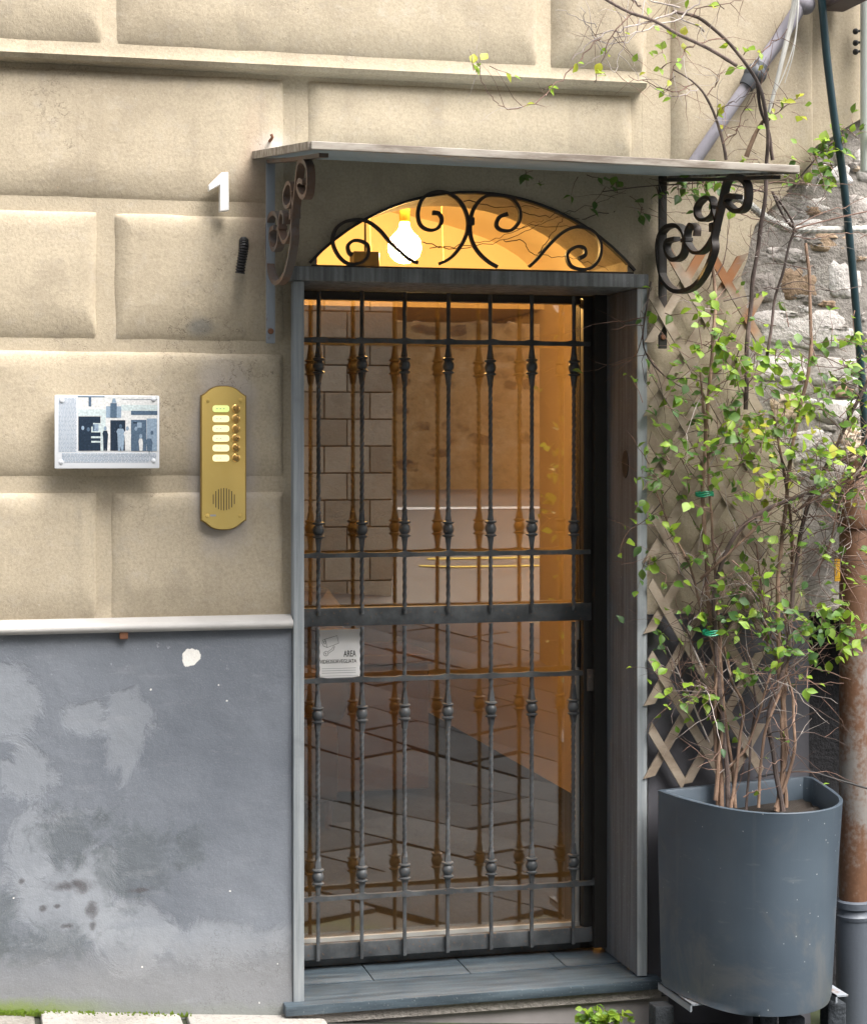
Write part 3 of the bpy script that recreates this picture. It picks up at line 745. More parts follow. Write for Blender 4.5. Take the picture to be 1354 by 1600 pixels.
a, b = at(500, 1037, YT), at(557, 1029.5, YT); text('VIDEOSORVEGLIATA', a.x, a.z, YT, b.z - a.z, b.x - a.x, INK, notice, 'lettering')
def nq(pts): return [at(460 + x / 3.982, 740 + y / 3.982, YT) for x, y in pts]
m = MB()
for pl in (((190,1030),(265,1008),(275,1055),(205,1082),(190,1030)), ((190,1030),(176,1036),(172,1055),(182,1074),(205,1082)), ((180,1045),(190,1040),(196,1052),(188,1062),(180,1045)),
           ((245,1070),(232,1092),(208,1108)), ((250,1074),(242,1098),(212,1118)), ((196,1104),(208,1110),(210,1126),(198,1135),(184,1130),(180,1116),(196,1104)), ((190,1116),(198,1118),(197,1126),(190,1116))):
    m.tube(nq(pl), 0.0007, 4)
m.build('camera_drawing', INK, notice)
m = MB()
for y in (1045, 1048.5, 1052):
    a, b = at(503, y, YT), at(556, y, YT); m.box(a.x, b.x, YT, YT + .0004, a.z - .0006, a.z + .0006)
a, b = at(500, 1056.5, YT), at(560, 1055.2, YT); m.box(a.x, b.x, YT, YT + .0004, a.z, b.z)
for x in (498.5,):
    pass
m.build('small_print', GREY_INK, notice)

# ------------------------------------------------------------------ canopy on two scrolled brackets
CXL, CXR, CYF, CZW, CZF = 0.835, 2.118, -0.93, 2.475, 2.358
canopy = thing('door_canopy', 'flat grey canopy sheet on scrolled iron brackets above the doorway', 'canopy', (1.49, 0, CZW))
def cz(y, X=0.85): return CZW + (CZF - CZW) * (y / CYF) - .013 * (X - CXL) / (CXR - CXL)
m = MB(); m.add([(CXL, -.002, CZW), (CXR, -.002, CZW), (CXR, CYF, CZF), (CXL, CYF, CZF), (CXL, -.002, CZW + .008), (CXR, -.002, CZW + .008), (CXR, CYF, CZF + .008), (CXL, CYF, CZF + .008)],
                [(0, 1, 2, 3), (4, 7, 6, 5), (0, 4, 5, 1), (1, 5, 6, 2), (2, 6, 7, 3), (3, 7, 4, 0)])
[setattr(v, 'z', v.z - .013 * (v.x - CXL) / (CXR - CXL)) for v in m.v]; m.build('sheet', SHEET, canopy)
m = MB(); m.box(CXL - .006, CXR + .004, CYF - .014, CYF - .001, CZF - .006, CZF + .014)
_drop = lambda mm: [setattr(v, 'z', v.z - .013 * (v.x - CXL) / (CXR - CXL)) for v in mm.v]
_drop(m); m.build('edge_strip', TRIM, canopy, bevel=.002)
def side(x0, x1):
    m = MB(); m.add([(x0, -.003, CZW - .008), (x1, -.003, CZW - .008), (x1, CYF, CZF - .006), (x0, CYF, CZF - .006), (x0, -.003, CZW + .014), (x1, -.003, CZW + .014), (x1, CYF, CZF + .014), (x0, CYF, CZF + .014)],
                    [(0, 1, 2, 3), (4, 7, 6, 5), (0, 4, 5, 1), (1, 5, 6, 2), (2, 6, 7, 3), (3, 7, 4, 0)])
    _drop(m); m.build('edge_strip', TRIM, canopy)
side(CXL - .012, CXL - .001); side(CXR + .001, CXR + .010)
def bracket(X, iron, bariron):
    m = MB(); m.box(X - .013, X + .013, -.050, -.040, 1.925, CZW - .02); wb = m.build('wall_bar', bariron, canopy, bevel=.002, smooth=True)
    m = MB(); m.flat([(X, -.045, cz(0, X) - .020), (X, CYF * .5, cz(CYF * .5, X) - .017), (X, CYF + .05, cz(CYF + .05, X) - .016)], (.012, 0, 0), .005); m.build('arm', iron, canopy)
    m = MB()
    for dy in (0.07, 0.0):
        m.lathe((X, -.050, 1.96 + dy * 2.4), [(0, 0), (.009, 0), (.007, .006), (0, .007)], 10, axis='y')
    m.build('bolt', RUST, canopy)
    XS = 2.085
    def prof(pts):
        o = []
        for x, y in pts:
            p = atX(x, y, XS); o.append(Vector((X, p.y, p.z)))
        return smooth_path(o, 5)
    for pts, th in ((((1154,308),(1141,306),(1135,316),(1151,330),(1166,322),(1168,291),(1154,277),(1138,281),(1129,312),(1116,369),(1116,391),(1101,428),(1082,450),(1057,455),(1038,438),(1030,406),(1030,375),(1041,356),(1060,353),(1071,369),(1068,397),(1054,406),(1043,394),(1043,378),(1057,373)), .0065),
                    (((1117,320),(1113,337),(1100,344),(1090,337),(1090,322),(1102,309),(1113,312),(1116,328),(1121,345)), .005),
                    (((1088,369),(1088,356),(1080,351),(1074,364),(1075,381),(1085,394),(1097,394),(1107,384),(1116,369)), .005)):
        m = MB(); m.flat(prof(pts), (.011, 0, 0), th); m.build('scroll', iron, canopy, smooth=True)
    m = MB(); p = atX(1116, 355, XS); m.box(X - .014, X + .014, p.y - .013, p.y + .013, p.z - .013, p.z + .013); m.build('clamp', iron, canopy, bevel=.002)
    m = MB(); p = atX(1072, 375, XS); m.box(X - .013, X + .013, p.y - .02, p.y + .02, p.z - .006, p.z + .006); m.build('clamp', iron, canopy, bevel=.002)
bracket(0.872, RUST_IRON, BAR_IRON)
bracket(2.085, DARK_IRON, DARK_IRON)
m = MB(); p = at(420, 222, 0); m.tube([(p.x, 0, p.z), (p.x, -.05, p.z + .001), (p.x + .002, -.056, p.z + .006), (p.x - .002, -.056, p.z + .014)], .0045, 8)
solo(m, 'wall_hook', RUST, 'rusty hook in the plaster just above the left canopy corner', 'hook', (p.x, 0, p.z), smooth=True)

# ------------------------------------------------------------------ house number, conduit stub, plaque, intercom
def fpt(px, py, Y): p = at(px, py, Y); return (p.x, p.z)
Y1 = -0.062
poly = [fpt(*q, Y1) for q in ((344, 330), (358, 328.5), (357, 268.5), (346, 269.5), (326, 289), (327, 298), (344, 288.5))]
m = MB(); m.prism(poly[::1], Y1, -0.030); 
solo(m, 'house_number', WHITE, 'white house number 1 on the plaster left of the canopy', 'house number', (poly[0][0], -0.036, poly[0][1]), bevel=.002)
pts = [at(px, py, y) for px, py, y in ((381, 377, -.02), (381, 379, -.05), (381, 386, -.066), (379.5, 398, -.068), (377, 412, -.066), (375, 427, -.062))]
sp = smooth_path(pts, 10); m = MB(); m.tube(sp, [(0.0105, 0.0145, 0.0145)[i % 3] for i in range(len(sp))], 12)
solo(m, 'conduit_stub', BLACK, 'short black corrugated cable stub sticking out of the plaster below the house number', 'cable stub', sp[0])

pa, pb = at(85.5, 617, -0.075), at(249.5, 732, -0.075)
plq = thing('wall_plaque', 'white framed history plaque with an old blue toned street photograph on plaster', 'plaque', (pa.x, -.036, pb.z))
m = MB(); m.box(pa.x, pb.x, -.075, -.058, pb.z, pa.z); m.build('panel', ACRYL, plq, bevel=.004, smooth=True)
m = MB()
for px, py in ((97, 626), (240, 624), (96, 722), (240, 720)):
    p = at(px, py, -.0755); m.lathe((p.x, -.0745, p.z), [(0, -.045), (.007, -.045), (.007, .0015), (.005, .003), (0, .003)], 12, axis='y')
m.build('fixing', plain('pale_cap', (0.6, 0.63, 0.68), 0.3), plq, smooth=True)
pr = MB(); YP = -.0754; lift = [0.0]
def pq(x0, y0, x1, y1, tone, lay=0):
    a, b = at(60 + x0 / 3.761, 590 + y0 / 3.761, YP), at(60 + x1 / 3.761, 590 + y1 / 3.761, YP); y = YP - .0003 * lay - lift[0]
    if y0 < 436 and x0 > 230: lift[0] += 4e-6
    pr.add([(a.x, y, b.z), (b.x, y, b.z), (b.x, y, a.z), (a.x, y, a.z)], [(0, 1, 2, 3)], tone)
def pp(pts, tone, lay=0):
    y = YP - .0003 * lay - lift[0]; lift[0] += 4e-6
    v = [at(60 + a / 3.761, 590 + b / 3.761, YP) for a, b in pts]
    pr.add([(p.x, y, p.z) for p in v], [list(range(len(v)))], tone)
pq(234, 108, 700, 434, 4, 0)
pq(234, 186, 398, 226, 3, 1); pq(488, 160, 700, 195, 3, 1); pq(236, 228, 366, 430, 0, 1); pq(424, 250, 512, 430, 0, 1); pq(545, 195, 700, 220, 1, 1)
pq(545, 248, 636, 432, 1, 1); pq(638, 240, 698, 432, 2, 1); pq(398, 168, 488, 236, 2, 1); pq(424, 150, 462, 236, 1, 2); pq(232, 108, 390, 116, 1, 1); pq(296, 116, 312, 170, 1, 2); pq(490, 126, 700, 130, 1, 1)
pp(((432, 148), (438, 122), (452, 122), (460, 148)), 2, 2); pq(368, 228, 396, 430, 3, 1); pq(300, 345, 366, 356, 3, 2); pq(312, 372, 366, 382, 3, 2)
for i in range(14): pq(308 + random.random() * 50, 258 + random.random() * 60, 318 + random.random() * 50, 300 + random.random() * 22, random.choice((2, 3, 1)), 2)
for i in range(16): pq(550 + random.random() * 60, 254 + random.random() * 40, 575 + random.random() * 60, 290 + random.random() * 30, random.choice((0, 1, 2)), 2)
def person_print(x, top, w, tone, head, legs=None):
    pp(((x - w*.3, 430), (x - w*.38, top + 60), (x - w*.5, top + 45), (x - w*.3, top + 28), (x + w*.3, top + 28), (x + w*.5, top + 50), (x + w*.4, top + 100), (x + w*.32, 430), (x + .06*w, 430), (x, top + 130), (x - .08*w, 430)), tone, 3)
    pp([(x + 9 * math.cos(a * .785), top + 14 + 13 * math.sin(a * .785)) for a in range(8)][::-1], head, 4)
for a in ((262, 282, 40, 0, 2), (294, 290, 36, 0, 1), (394, 284, 34, 0, 2), (484, 272, 50, 2, 1), (524, 285, 44, 4, 2), (574, 286, 52, 1, 2), (602, 330, 26, 4, 2), (668, 310, 60, 2, 1), (652, 330, 40, 1, 2)): person_print(*a)
for i in range(42):                                                   # column of small text left of the picture, lines below it
    y = 120 + i * 7.6; x = 120
    if i < 42:
        while x < 222:
            w = random.uniform(6, 20); pq(x, y, min(x + w, 226), y + 3.2, 2, 1); x += w + 3.5
for i in range(7):
    y = 446 + i * 8; x = 140
    while x < (690 if i < 6 else 640):
        w = random.uniform(8, 26); pq(x, y, min(x + w, 694), y + 3.2, 2, 1); x += w + 4
pr.build('print', PRINTS, plq)

YI = -.048
def icq(x, y): return at(60 + x / 3.761, 590 + y / 3.761, YI)
pc = icq(1090, 470)
com = thing('door_intercom', 'polished brass intercom panel with six lit name cards and round buttons', 'intercom', (pc.x, -.036, icq(1090, 890).z))
outl = []
L, Rr, T, Bt = icq(962, 120).x, icq(1218, 120).x, icq(1090, 108).z, icq(1090, 838).z
Tp, Bp = icq(1090, 52).z, icq(1090, 892).z
w = Rr - L
half = [(0, 1), (.10, .98), (.19, .90), (.28, .72), (.35, .46), (.40, .24), (.455, .10), (.46, .02), (.50, 0)]
top = [(pc.x + sx * a * w, T + (Tp - T) * b) for sx, seq in ((-1, half[::-1]), (1, half[1:])) for a, b in seq]
bot = [(pc.x + sx * a * w, Bt + (Bp - Bt) * b) for sx, seq in ((1, half[::-1]), (-1, half[1:])) for a, b in seq]
m = MB(); m.prism((top + bot)[::-1], YI, -.030); m.build('face_plate', BRASS, com, bevel=.0018, smooth=True)
m = MB(); m.prism([(pc.x + (x - pc.x) * 1.05, (z - pc.z) * 1.012 + pc.z) for x, z in (top + bot)][::-1], -.040, -.028); m.build('back_plate', plain('dull_brass', (.34, .24, .09), .45, .8), com)
ys6 = [183, 242, 300, 357, 414, 473]
for i, y in enumerate(ys6):
    a, b = icq(1024, y - 20), icq(1122, y + 20); r = (a.z - b.z) * .38; pl = []
    for cx, cy, a0 in ((b.x - r, a.z - r, 0), (a.x + r, a.z - r, 90), (a.x + r, b.z + r, 180), (b.x - r, b.z + r, 270)):
        for k in range(5): pl.append((cx + r * math.cos(R(a0 + 22.5 * k)), cy + r * math.sin(R(a0 + 22.5 * k))))
    m = MB(); m.prism(pl, YI - .0018, YI + .002); o = m.build('name_card', LITG if i == 0 else LIT, com, smooth=True)
    if i == 0: o['label'] = 'yellow green lit name card'
    m = MB()
    for k in range(3 if i == 0 else 2):
        q = icq(1050 + k * 20, y); m.box(q.x - .0022, q.x + .0022, YI - .0022, YI - .0019, q.z - .0010, q.z + .0010)
    m.build('lettering', GREY_INK, o)
    q = icq(1160, y); m = MB(); m.lathe((q.x, YI, q.z), [(.0, -.002), (.0125, -.002), (.0125, .001), (.0105, .002), (.0095, .004), (.006, .0052), (0, .0055)], 16, axis='y'); m.build('button', BUTTON, com, smooth=True)
gc = icq(1090, 715); m = MB()
for k in range(9):
    x = (k - 4) * 15.5; hh = math.sqrt(max(0, 70 ** 2 - x ** 2)) - 4; q = icq(1090 + x, 715); d = abs(icq(1090, 715 + hh).z - gc.z)
    m.box(q.x - .0011, q.x + .0011, YI - .0006, YI + .002, q.z - d, q.z + d)
m.build('speaker_slots', BLACK, com)
for x, y in ((996, 133), (1190, 133), (994, 812), (1186, 812)):
    q = icq(x, y); m = MB(); m.lathe((q.x, YI, q.z), [(0, -.001), (.0062, -.001), (.0055, .0018), (0, .0028)], 12, axis='y'); m.build('screw', BRASS, com, smooth=True)
m = MB(); a, b = icq(1010, 805), icq(1044, 815); m.box(a.x, b.x, YI - .0005, YI + .001, b.z, a.z); m.build('maker_mark', GREY_INK, com)
m = MB(); p = at(193, 992, -.03); m.box(p.x - .012, p.x + .012, -.050, -.028, p.z - .011, p.z + .010)
solo(m, 'rusty_clip', RUST, 'small rusty clip on the grey base just under the white rail', 'clip', (p.x, -.03, p.z), bevel=.003)

# ================================================================== HALL BEHIND THE DOOR
HX0, HX1, HY1 = 0.10, 2.77, 9.5
m = MB(); m.box(HX0 - .5, HX1 + .3, WT + 0.002, HY1, -.25, -.002); tag(m.build('hall_floor', HALLFLOOR), kind='structure')
m = MB(); m.box(HX1, HX1 + .15, WT + 0.002, HY1, 0, 3.2); tag(m.build('hall_wall', HALL), kind='structure')
m = MB(); m.box(HX0 - .15, HX0, WT + 0.002, HY1, 0, 3.2); tag(m.build('hall_wall', HALL), kind='structure')
m = MB(); m.box(HX0 - .15, HX1 + .15, HY1 + .001, HY1 + .15, -.25, 3.2); tag(m.build('hall_wall', HALL), kind='structure')
# barrel vault near the door, lower ceiling beyond its end arch
vc, vr_x, vz0, vh = (HX0 + HX1) / 2, (HX1 - HX0) / 2, 2.33, 0.46
m = MB(); n = 28; YV = 3.36
prof = [(vc + vr_x * math.cos(math.pi * i / n), vz0 + vh * math.sin(math.pi * i / n) ** .85) for i in range(n + 1)]
for (a, b), (c, d) in zip(prof, prof[1:]):
    m.add([(a, WT + .002, b), (c, WT + .002, d), (c, YV, d), (a, YV, b)], [(0, 1, 2, 3)])
m.box(HX0 - .15, HX1 + .15, WT + .002, YV, 3.2, 3.3)
tag(m.build('hall_vault', VAULT, smooth=True), kind='structure')
m = MB()
for (a, b), (c, d) in zip(prof, prof[1:]):
    m.add([(a, YV, 2.30), (c, YV, 2.30), (c, YV, d), (a, YV, b)], [(0, 1, 2, 3)])
m.box(HX0 - .1, HX1 + .1, YV + .001, HY1, 2.30, 2.40)
tag(m.build('hall_ceiling', VAULT), kind='structure')
m = MB(); m.box(HX0 - .15, OX0 - .02, WT + .0025, WT + .02, -.1, 3.2); m.box(OX1 + .02, HX1 + .15, WT + .0025, WT + .02, -.1, 3.2); tag(m.build('hall_wall', HALL), kind='structure')

bp = at(632, 386, 1.5)
bulb = thing('pendant_bulb', 'glowing globe light bulb with brass holder hanging behind the fanlight', 'light bulb', (bp.x, 1.5, bp.z))
m = MB(); rb = 0.064
prof = [(0, -rb)] + [(rb * math.sin(R(a)), -rb * math.cos(R(a))) for a in range(15, 146, 10)] + [(.028, .062), (.021, .074), (.018, .095), (0, .095)]
m.lathe((bp.x, 1.5, bp.z), prof, 24); g_ = m.build('globe', BULB, bulb, smooth=True)
m = MB(); m.ball((bp.x, 1.5, bp.z), .038, 16); m.build('glowing_core', CORE, bulb, smooth=True)
m = MB(); m.lathe((bp.x, 1.5, bp.z + .096), [(0, 0), (.021, 0), (.022, .05), (.014, .06), (0, .06)], 16); m.build('holder', plain('lamp_brass', (.75, .5, .12), .3, 1), bulb, smooth=True)
m = MB(); m.tube([(bp.x, 1.5, bp.z + .15), (bp.x, 1.5, 2.80)], .004, 6); m.build('flex', CORD, bulb)
for px in (577, 690):
    a, b = at(px, 338, 1.9), at(px + 3, 410, 1.9)
    m = MB(); m.tube([(a.x, 1.9, 2.78), (a.x, 1.9, a.z), (b.x, 1.9, b.z)], .0022, 6)
    solo(m, 'hanging_cord', CORD, 'thin yellow cord hanging in the hall %s the glowing bulb' % ('left of' if px < 600 else 'right of'), 'cord', (a.x, 1.9, 2.78))
p = at(574, 402, 1.2); m = MB(); m.box(p.x - .05, p.x + .045, 1.2, 1.28, p.z - .06, p.z + .022); m.tube([(p.x, 1.24, p.z + .02), (p.x, 1.24, 2.7)], .004)
solo(m, 'ceiling_box', BLACK, 'small dark box seen through the left scroll of the fanlight', 'electrical box', (p.x, 1.24, p.z), bevel=.004)
# furniture dimly seen through the glass
chest = thing('wooden_chest', 'brown wooden chest in the hall behind the gate', 'chest', (1.85, 3.2, 0))
m = MB(); m.box(1.62, 2.10, 3.0, 3.5, .04, .62); m.build('body', WOOD, chest, bevel=.01)
m = MB(); m.box(1.60, 2.12, 2.98, 3.52, .622, .67); m.build('lid', WOOD, chest, bevel=.008)
chair = thing('hall_armchair', 'brown round backed armchair dimly seen behind the gate at left', 'armchair', (1.32, 2.6, 0))
m = MB(); m.box(1.10, 1.55, 2.35, 2.9, .12, .45); m.build('seat', LEATHER, chair, bevel=.04, smooth=True)
m = MB(); m.lathe((1.32, 2.66, .44), [(.30, 0), (.33, .2), (.30, .48), (.24, .56), (.2, .5), (.24, .2), (.22, 0)], 20)
for v in m.v:
    if v.y < 2.62: v.z = .44 + (v.z - .44) * .45
m.build('backrest', LEATHER, chair, smooth=True)
for x in (1.14, 1.51):
    for y in (2.40, 2.85):
        m = MB(); m.tube([(x, y, 0), (x, y, .13)], [.014, .02], 8); m.build('leg', WOOD, chair)

# ================================================================== RIGHT-HAND SIDE: rubble, recess, pipes
rub = thing('rubble_wall', 'pale rubble stone wall exposed where plaster has come off, right of the doorway', 'stone wall', (2.8, .05, 1.2))
m = MB(); nx, nz = 46, 40
for j in range(nz + 1):
    for i in range(nx + 1):
        x = 2.30 + 2.4 * i / nx; z = 1.10 + 1.89 * j / nz
        m.v.append(Vector((x, .024 + mnoise.noise(Vector((x * 6, z * 6, 3))) * .020 + mnoise.noise(Vector((x * 17, z * 17, 3))) * .008, z)))
for j in range(nz):
    for i in range(nx):
        a = j * (nx + 1) + i; m.f.append([a, a + 1, a + nx + 2, a + nx + 1]); m.m.append(0)
m.box(2.30, 4.7, .08, .36, 1.10, 2.99)
m.build('mortar_bed', MORTAR, rub, smooth='all')
def rubble(cx, cz_, w, h, mat, y=.03):
    m = MB(); n, L = 20, 4; sd = random.uniform(0, 99); vs = []
    for l in range(L):
        s = (1.02, .97, .86, .45)[l]; d = (0, .020, .029, .033)[l]
        for k in range(n):
            a = 2 * math.pi * k / n; ca, sa = math.cos(a), math.sin(a)
            rr = (abs(ca) ** 5 + abs(sa) ** 5) ** (-1 / 5) * (1 + .20 * mnoise.noise(Vector((ca * 1.6 + sd, sa * 1.6, 0))) + .10 * mnoise.noise(Vector((ca * 4 + sd, sa * 4, 3))))
            vs.append((cx + w / 2 * s * rr * ca, y + .02 - d + .013 * mnoise.noise(Vector((k * 1.7, l * 2.0, sd))), cz_ + h / 2 * s * rr * sa))
    fs = [(l*n+k, l*n+(k+1) % n, (l+1)*n+(k+1) % n, (l+1)*n+k) for l in range(L-1) for k in range(n)]
    fs.append([(L-1)*n+k for k in range(n)])
    m.add(vs, fs); return m.build('stone', mat, rub, smooth='all')
def stone_px(x0, y0, x1, y1, mat=RUBBLE):
    a, b = at(x0, y0, .03), at(x1, y1, .03); rubble((a.x + b.x) / 2, (a.z + b.z) / 2, b.x - a.x, a.z - b.z, mat)
for s in ((1216, 418, 1276, 470, RUBBLE_O), (1175, 480, 1345, 545), (1290, 405, 1345, 470), (1175, 385, 1255, 412), (1262, 362, 1352, 398, RUBBLE_O), (1210, 340, 1290, 364), (1172, 425, 1212, 474),
          (1300, 300, 1360, 355), (1240, 305, 1296, 336), (1270, 255, 1330, 296), (1335, 230, 1380, 292), (1182, 556, 1262, 600), (1268, 556, 1350, 610), (1198, 612, 1260, 660, RUBBLE_O), (1268, 622, 1352, 662),
          (1235, 670, 1300, 712), (1308, 672, 1370, 725, RUBBLE_O), (1258, 722, 1340, 770), (1350, 410, 1420, 470), (1352, 482, 1430, 540), (1358, 556, 1440, 610), (1360, 620, 1440, 665), (1376, 300, 1430, 350), (1390, 230, 1450, 290), (1365, 362, 1440, 400)):
    stone_px(*s)
for k in range(70):
    px, py = random.uniform(1170, 1420), random.uniform(235, 790)
    if px < 1215 and (py < 390 or py > 620) or px < 1300 and py < 300: continue
    w = random.uniform(12, 38); h = random.uniform(9, 22); stone_px(px, py, px + w, py + h, random.choice((RUBBLE, RUBBLE, RUBBLE_O, MORTAR)))
# recess between the two houses, its shade put in as near-black colour
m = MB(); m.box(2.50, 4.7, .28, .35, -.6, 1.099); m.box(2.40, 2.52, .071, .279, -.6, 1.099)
solo(m, 'recess_wall', GAPSHADE, 'recess wall behind the rusty drainpipe, coloured black for the gap shade', 'wall', (3.2, .6, 0))
# drainpipe
PXc = at(1334, 1000, -.10).x
pipe = thing('drainpipe', 'rusty vertical drainpipe at the right edge with grey painted foot', 'drainpipe', (PXc, -.10, -.25))
zt_, zj, zb = at(1334, 805, -.10).z, at(1334, 1412, -.10).z, -.3
m = MB(); m.tube([(PXc, -.10, zj), (PXc, -.10, (zj + zt_) / 2), (PXc, -.10, zt_), (PXc + .03, -.06, zt_ + .09), (PXc + .12, .02, zt_ + .17)], .047, 24); m.build('rusty_tube', RUST_PIPE, pipe, smooth=True)
m = MB(); m.tube([(PXc, -.10, zb), (PXc, -.10, zj - .045)], .056, 24); m.build('grey_tube', GREY_PIPE, pipe, smooth=True)
m = MB(); m.lathe((PXc, -.10, zj - .045), [(.0, 0), (.058, 0), (.060, .012), (.054, .018), (.052, .03), (.058, .036), (.058, .055), (.050, .060), (0, .060)], 24); m.build('joint_collar', GREY_PIPE, pipe, smooth=True)
m = MB(); m.lathe((PXc, -.10, at(1334, 825, -.1).z), [(0, 0), (.053, 0), (.055, .01), (.055, .035), (.052, .045), (0, .045)], 24); m.build('joint_collar', RUST_PIPE, pipe, smooth=True)
m = MB(); a, b = at(1303, 872, -.16), at(1311, 908, -.16); m.box(a.x, b.x, -.163, -.158, b.z, a.z)
solo(m, 'yellow_tag', TAGY, 'small yellow tag strip hanging before the rusty drainpipe', 'tag', (a.x, -.16, b.z))
# black riser cable, pale downpipe, junction box at the top right
def run(pts, per=8): return smooth_path([at(*p) for p in pts], per)
m = MB(); m.tube(run(((1278, -60, -.12), (1284, 10, -.12), (1291, 90, -.11), (1302, 180, -.10), (1314, 260, -.10), (1322, 330, -.09), (1331, 420, -.08), (1338, 500, -.08), (1346, 600, -.07), (1352, 720, -.06), (1358, 860, -.05))), .0125, 12)
solo(m, 'riser_cable', CABLE, 'thick blue black cable running down the rubble at the far right', 'cable', at(1314, 260, -.1), smooth=True)
q = at(1352, 100, -.09); m = MB(); m.tube([(q.x + .015, -.07, 3.4), (q.x + .015, -.07, at(1352, 268, -.07).z)], .022, 16)
o = solo(m, 'downpipe', plain('pale_green_pipe', (.55, .60, .57), .5, 0, .15), 'pale green white downpipe cut by the right edge, upper half', 'downpipe', (q.x, -.07, 2.4), smooth=True)
m = MB(); a, b = at(1296, -60, -.12), at(1338, 10, -.12); m.box(a.x, b.x, -.2, -.03, b.z, a.z)
solo(m, 'junction_box', plain('dull_purple_box', (.10, .075, .08), .7, 0, .3), 'dark box on the wall above the top of the black cable', 'junction box', ((a.x + b.x) / 2, -.03, b.z), bevel=.01)
for i, py in enumerate((48, 66, 80)):
    p = at(1338, py, -.03); m = MB(); m.ball((p.x, -.02, p.z), .010, 8); m.tube([(p.x, -.02, p.z), (p.x + .04, -.035, p.z + .004)], .004, 6)
    solo(m, 'wall_clip', BLACK, '%s of the black wall clips at the upper right edge' % ('topmost', 'middle', 'lowest')[i], 'clip', (p.x, -.03, p.z), group='black wall clips by the pale downpipe')
# diagonal grey-violet pipe with a rounded joint
dp = thing('diagonal_pipe', 'slanting grey violet pipe with a round joint above the canopy right end', 'pipe', at(1178, 118, -.09))
m = MB(); m.tube(run(((1078, 262, -.06), (1125, 193, -.068), (1172, 124, -.075))), [.0185] * 17, 14); m.build('tube', PURPLE, dp, smooth=True)
m = MB(); m.tube(run(((1172, 122, -.075), (1216, 62, -.075), (1262, -10, -.075))), [.022] * 17, 14); m.build('tube', PURPLE, dp, smooth=True)
m = MB(); c = at(1179, 116, -.078); m.ball(c, .036, 14, sz=.95); d = (at(1216, 62, -.075) - at(1172, 122, -.075)).normalized()
m.tube([Vector(c) - d * .05, Vector(c) - d * .02, Vector(c) + d * .035], [.024, .030, .027], 14); m.build('joint', plain('dark_joint', (.055, .062, .075), .55, 0, .25, 20), dp, smooth=True)
m = MB(); c = at(1258, 8, -.08); m.ball(c, .03, 12); m.build('joint', PURPLE, dp, smooth=True)
cb = thing('white_cables', 'bundle of pale cables sagging beside the slanting pipe at upper right', 'cables', at(1243, 0, -.12))
for pts, r in ((((1246, -30, -.12), (1236, 30, -.12), (1222, 90, -.12), (1207, 150, -.11), (1196, 190, -.10)), .011), (((1248, -30, -.13), (1244, 40, -.13), (1238, 85, -.13), (1225, 130, -.12)), .003), (((1246, -30, -.14), (1243, 50, -.14), (1226, 110, -.13), (1200, 165, -.12)), .003)):
    m = MB(); sp = run(pts); m.tube(sp, [r * (1 - .6 * i / len(sp)) for i in range(len(sp))], 8); m.build('cable', CONDUIT, cb, smooth=True)
sp = run(((1142, 312, -.10), (1152, 310, -.14), (1168, 318, -.15), (1190, 336, -.13), (1214, 350, -.11), (1240, 358, -.10), (1290, 359, -.08), (1354, 358, -.06), (1400, 356, -.05)), 12)
m = MB(); m.tube(sp, [0.0105 + 0.0022 * (i % 2) for i in range(len(sp))], 10)
solo(m, 'corrugated_conduit', CONDUIT, 'pale grey corrugated conduit leaving the right bracket across the rubble', 'conduit', sp[0])

# ================================================================== TRELLIS
tre = thing('wooden_trellis', 'weathered crisscross wooden trellis fixed to the wall right of the gate', 'trellis', (at(1100, 1200).x, -.05, at(1100, 1215).z))
TX0, TX1 = at(1021, 800, -.05).x, at(1180, 800, -.05).x
zt1, zb1 = at(1050, 418, -.05).z, at(1050, 1212, -.05).z
SL = 1.62; step_z = .222
def slat(x0, z0, x1, z1, y):
    d = Vector((x1 - x0, 0, z1 - z0)); L = d.length; d.normalize(); n = Vector((-d.z, 0, d.x)) * .0135
    c = [Vector((x0, y, z0)) - d * .03, Vector((x1, y, z1)) + d * .03]
    e = d * random.uniform(.006, .02)
    pts = [c[0] + n - e, c[0] - n + e, c[1] - n + e, c[1] + n - e]
    m = MB(); m.add(pts + [p + Vector((0, .007, 0)) for p in pts], [(0, 1, 2, 3), (7, 6, 5, 4), (0, 4, 5, 1), (1, 5, 6, 2), (2, 6, 7, 3), (3, 7, 4, 0)])
    m.build('slat', SLAT, tre)
def clip(x0, z0, x1, z1):
    if abs(z1 - z0) < 1e-6: return None
    def cutz(x0, z0, x1, z1, zl, keep_below):
        if (z0 > zl) == keep_below and (z1 > zl) == keep_below: return None
        if (z0 > zl) == keep_below: t = (zl - z0) / (z1 - z0); return (x0 + (x1 - x0) * t, zl, x1, z1)
        if (z1 > zl) == keep_below: t = (zl - z0) / (z1 - z0); return (x0, z0, x0 + (x1 - x0) * t, zl)
        return (x0, z0, x1, z1)
    r = cutz(x0, z0, x1, z1, zt1 + .02, True)
    return cutz(*r, zb1, False) if r else None
W = TX1 - TX0
for k in range(-4, 12):
    zl = at(1021, 470, -.05).z - k * step_z
    r = clip(TX0, zl, TX1, zl - W * SL)
    if r and math.hypot(r[2] - r[0], r[3] - r[1]) > .07: slat(*r, -.062)
    zl = at(1021, 635, -.05).z - (k - 3) * step_z
    r = clip(TX0, zl, TX1, zl + W * SL)
    if r and math.hypot(r[2] - r[0], r[3] - r[1]) > .07: slat(*r, -.053)

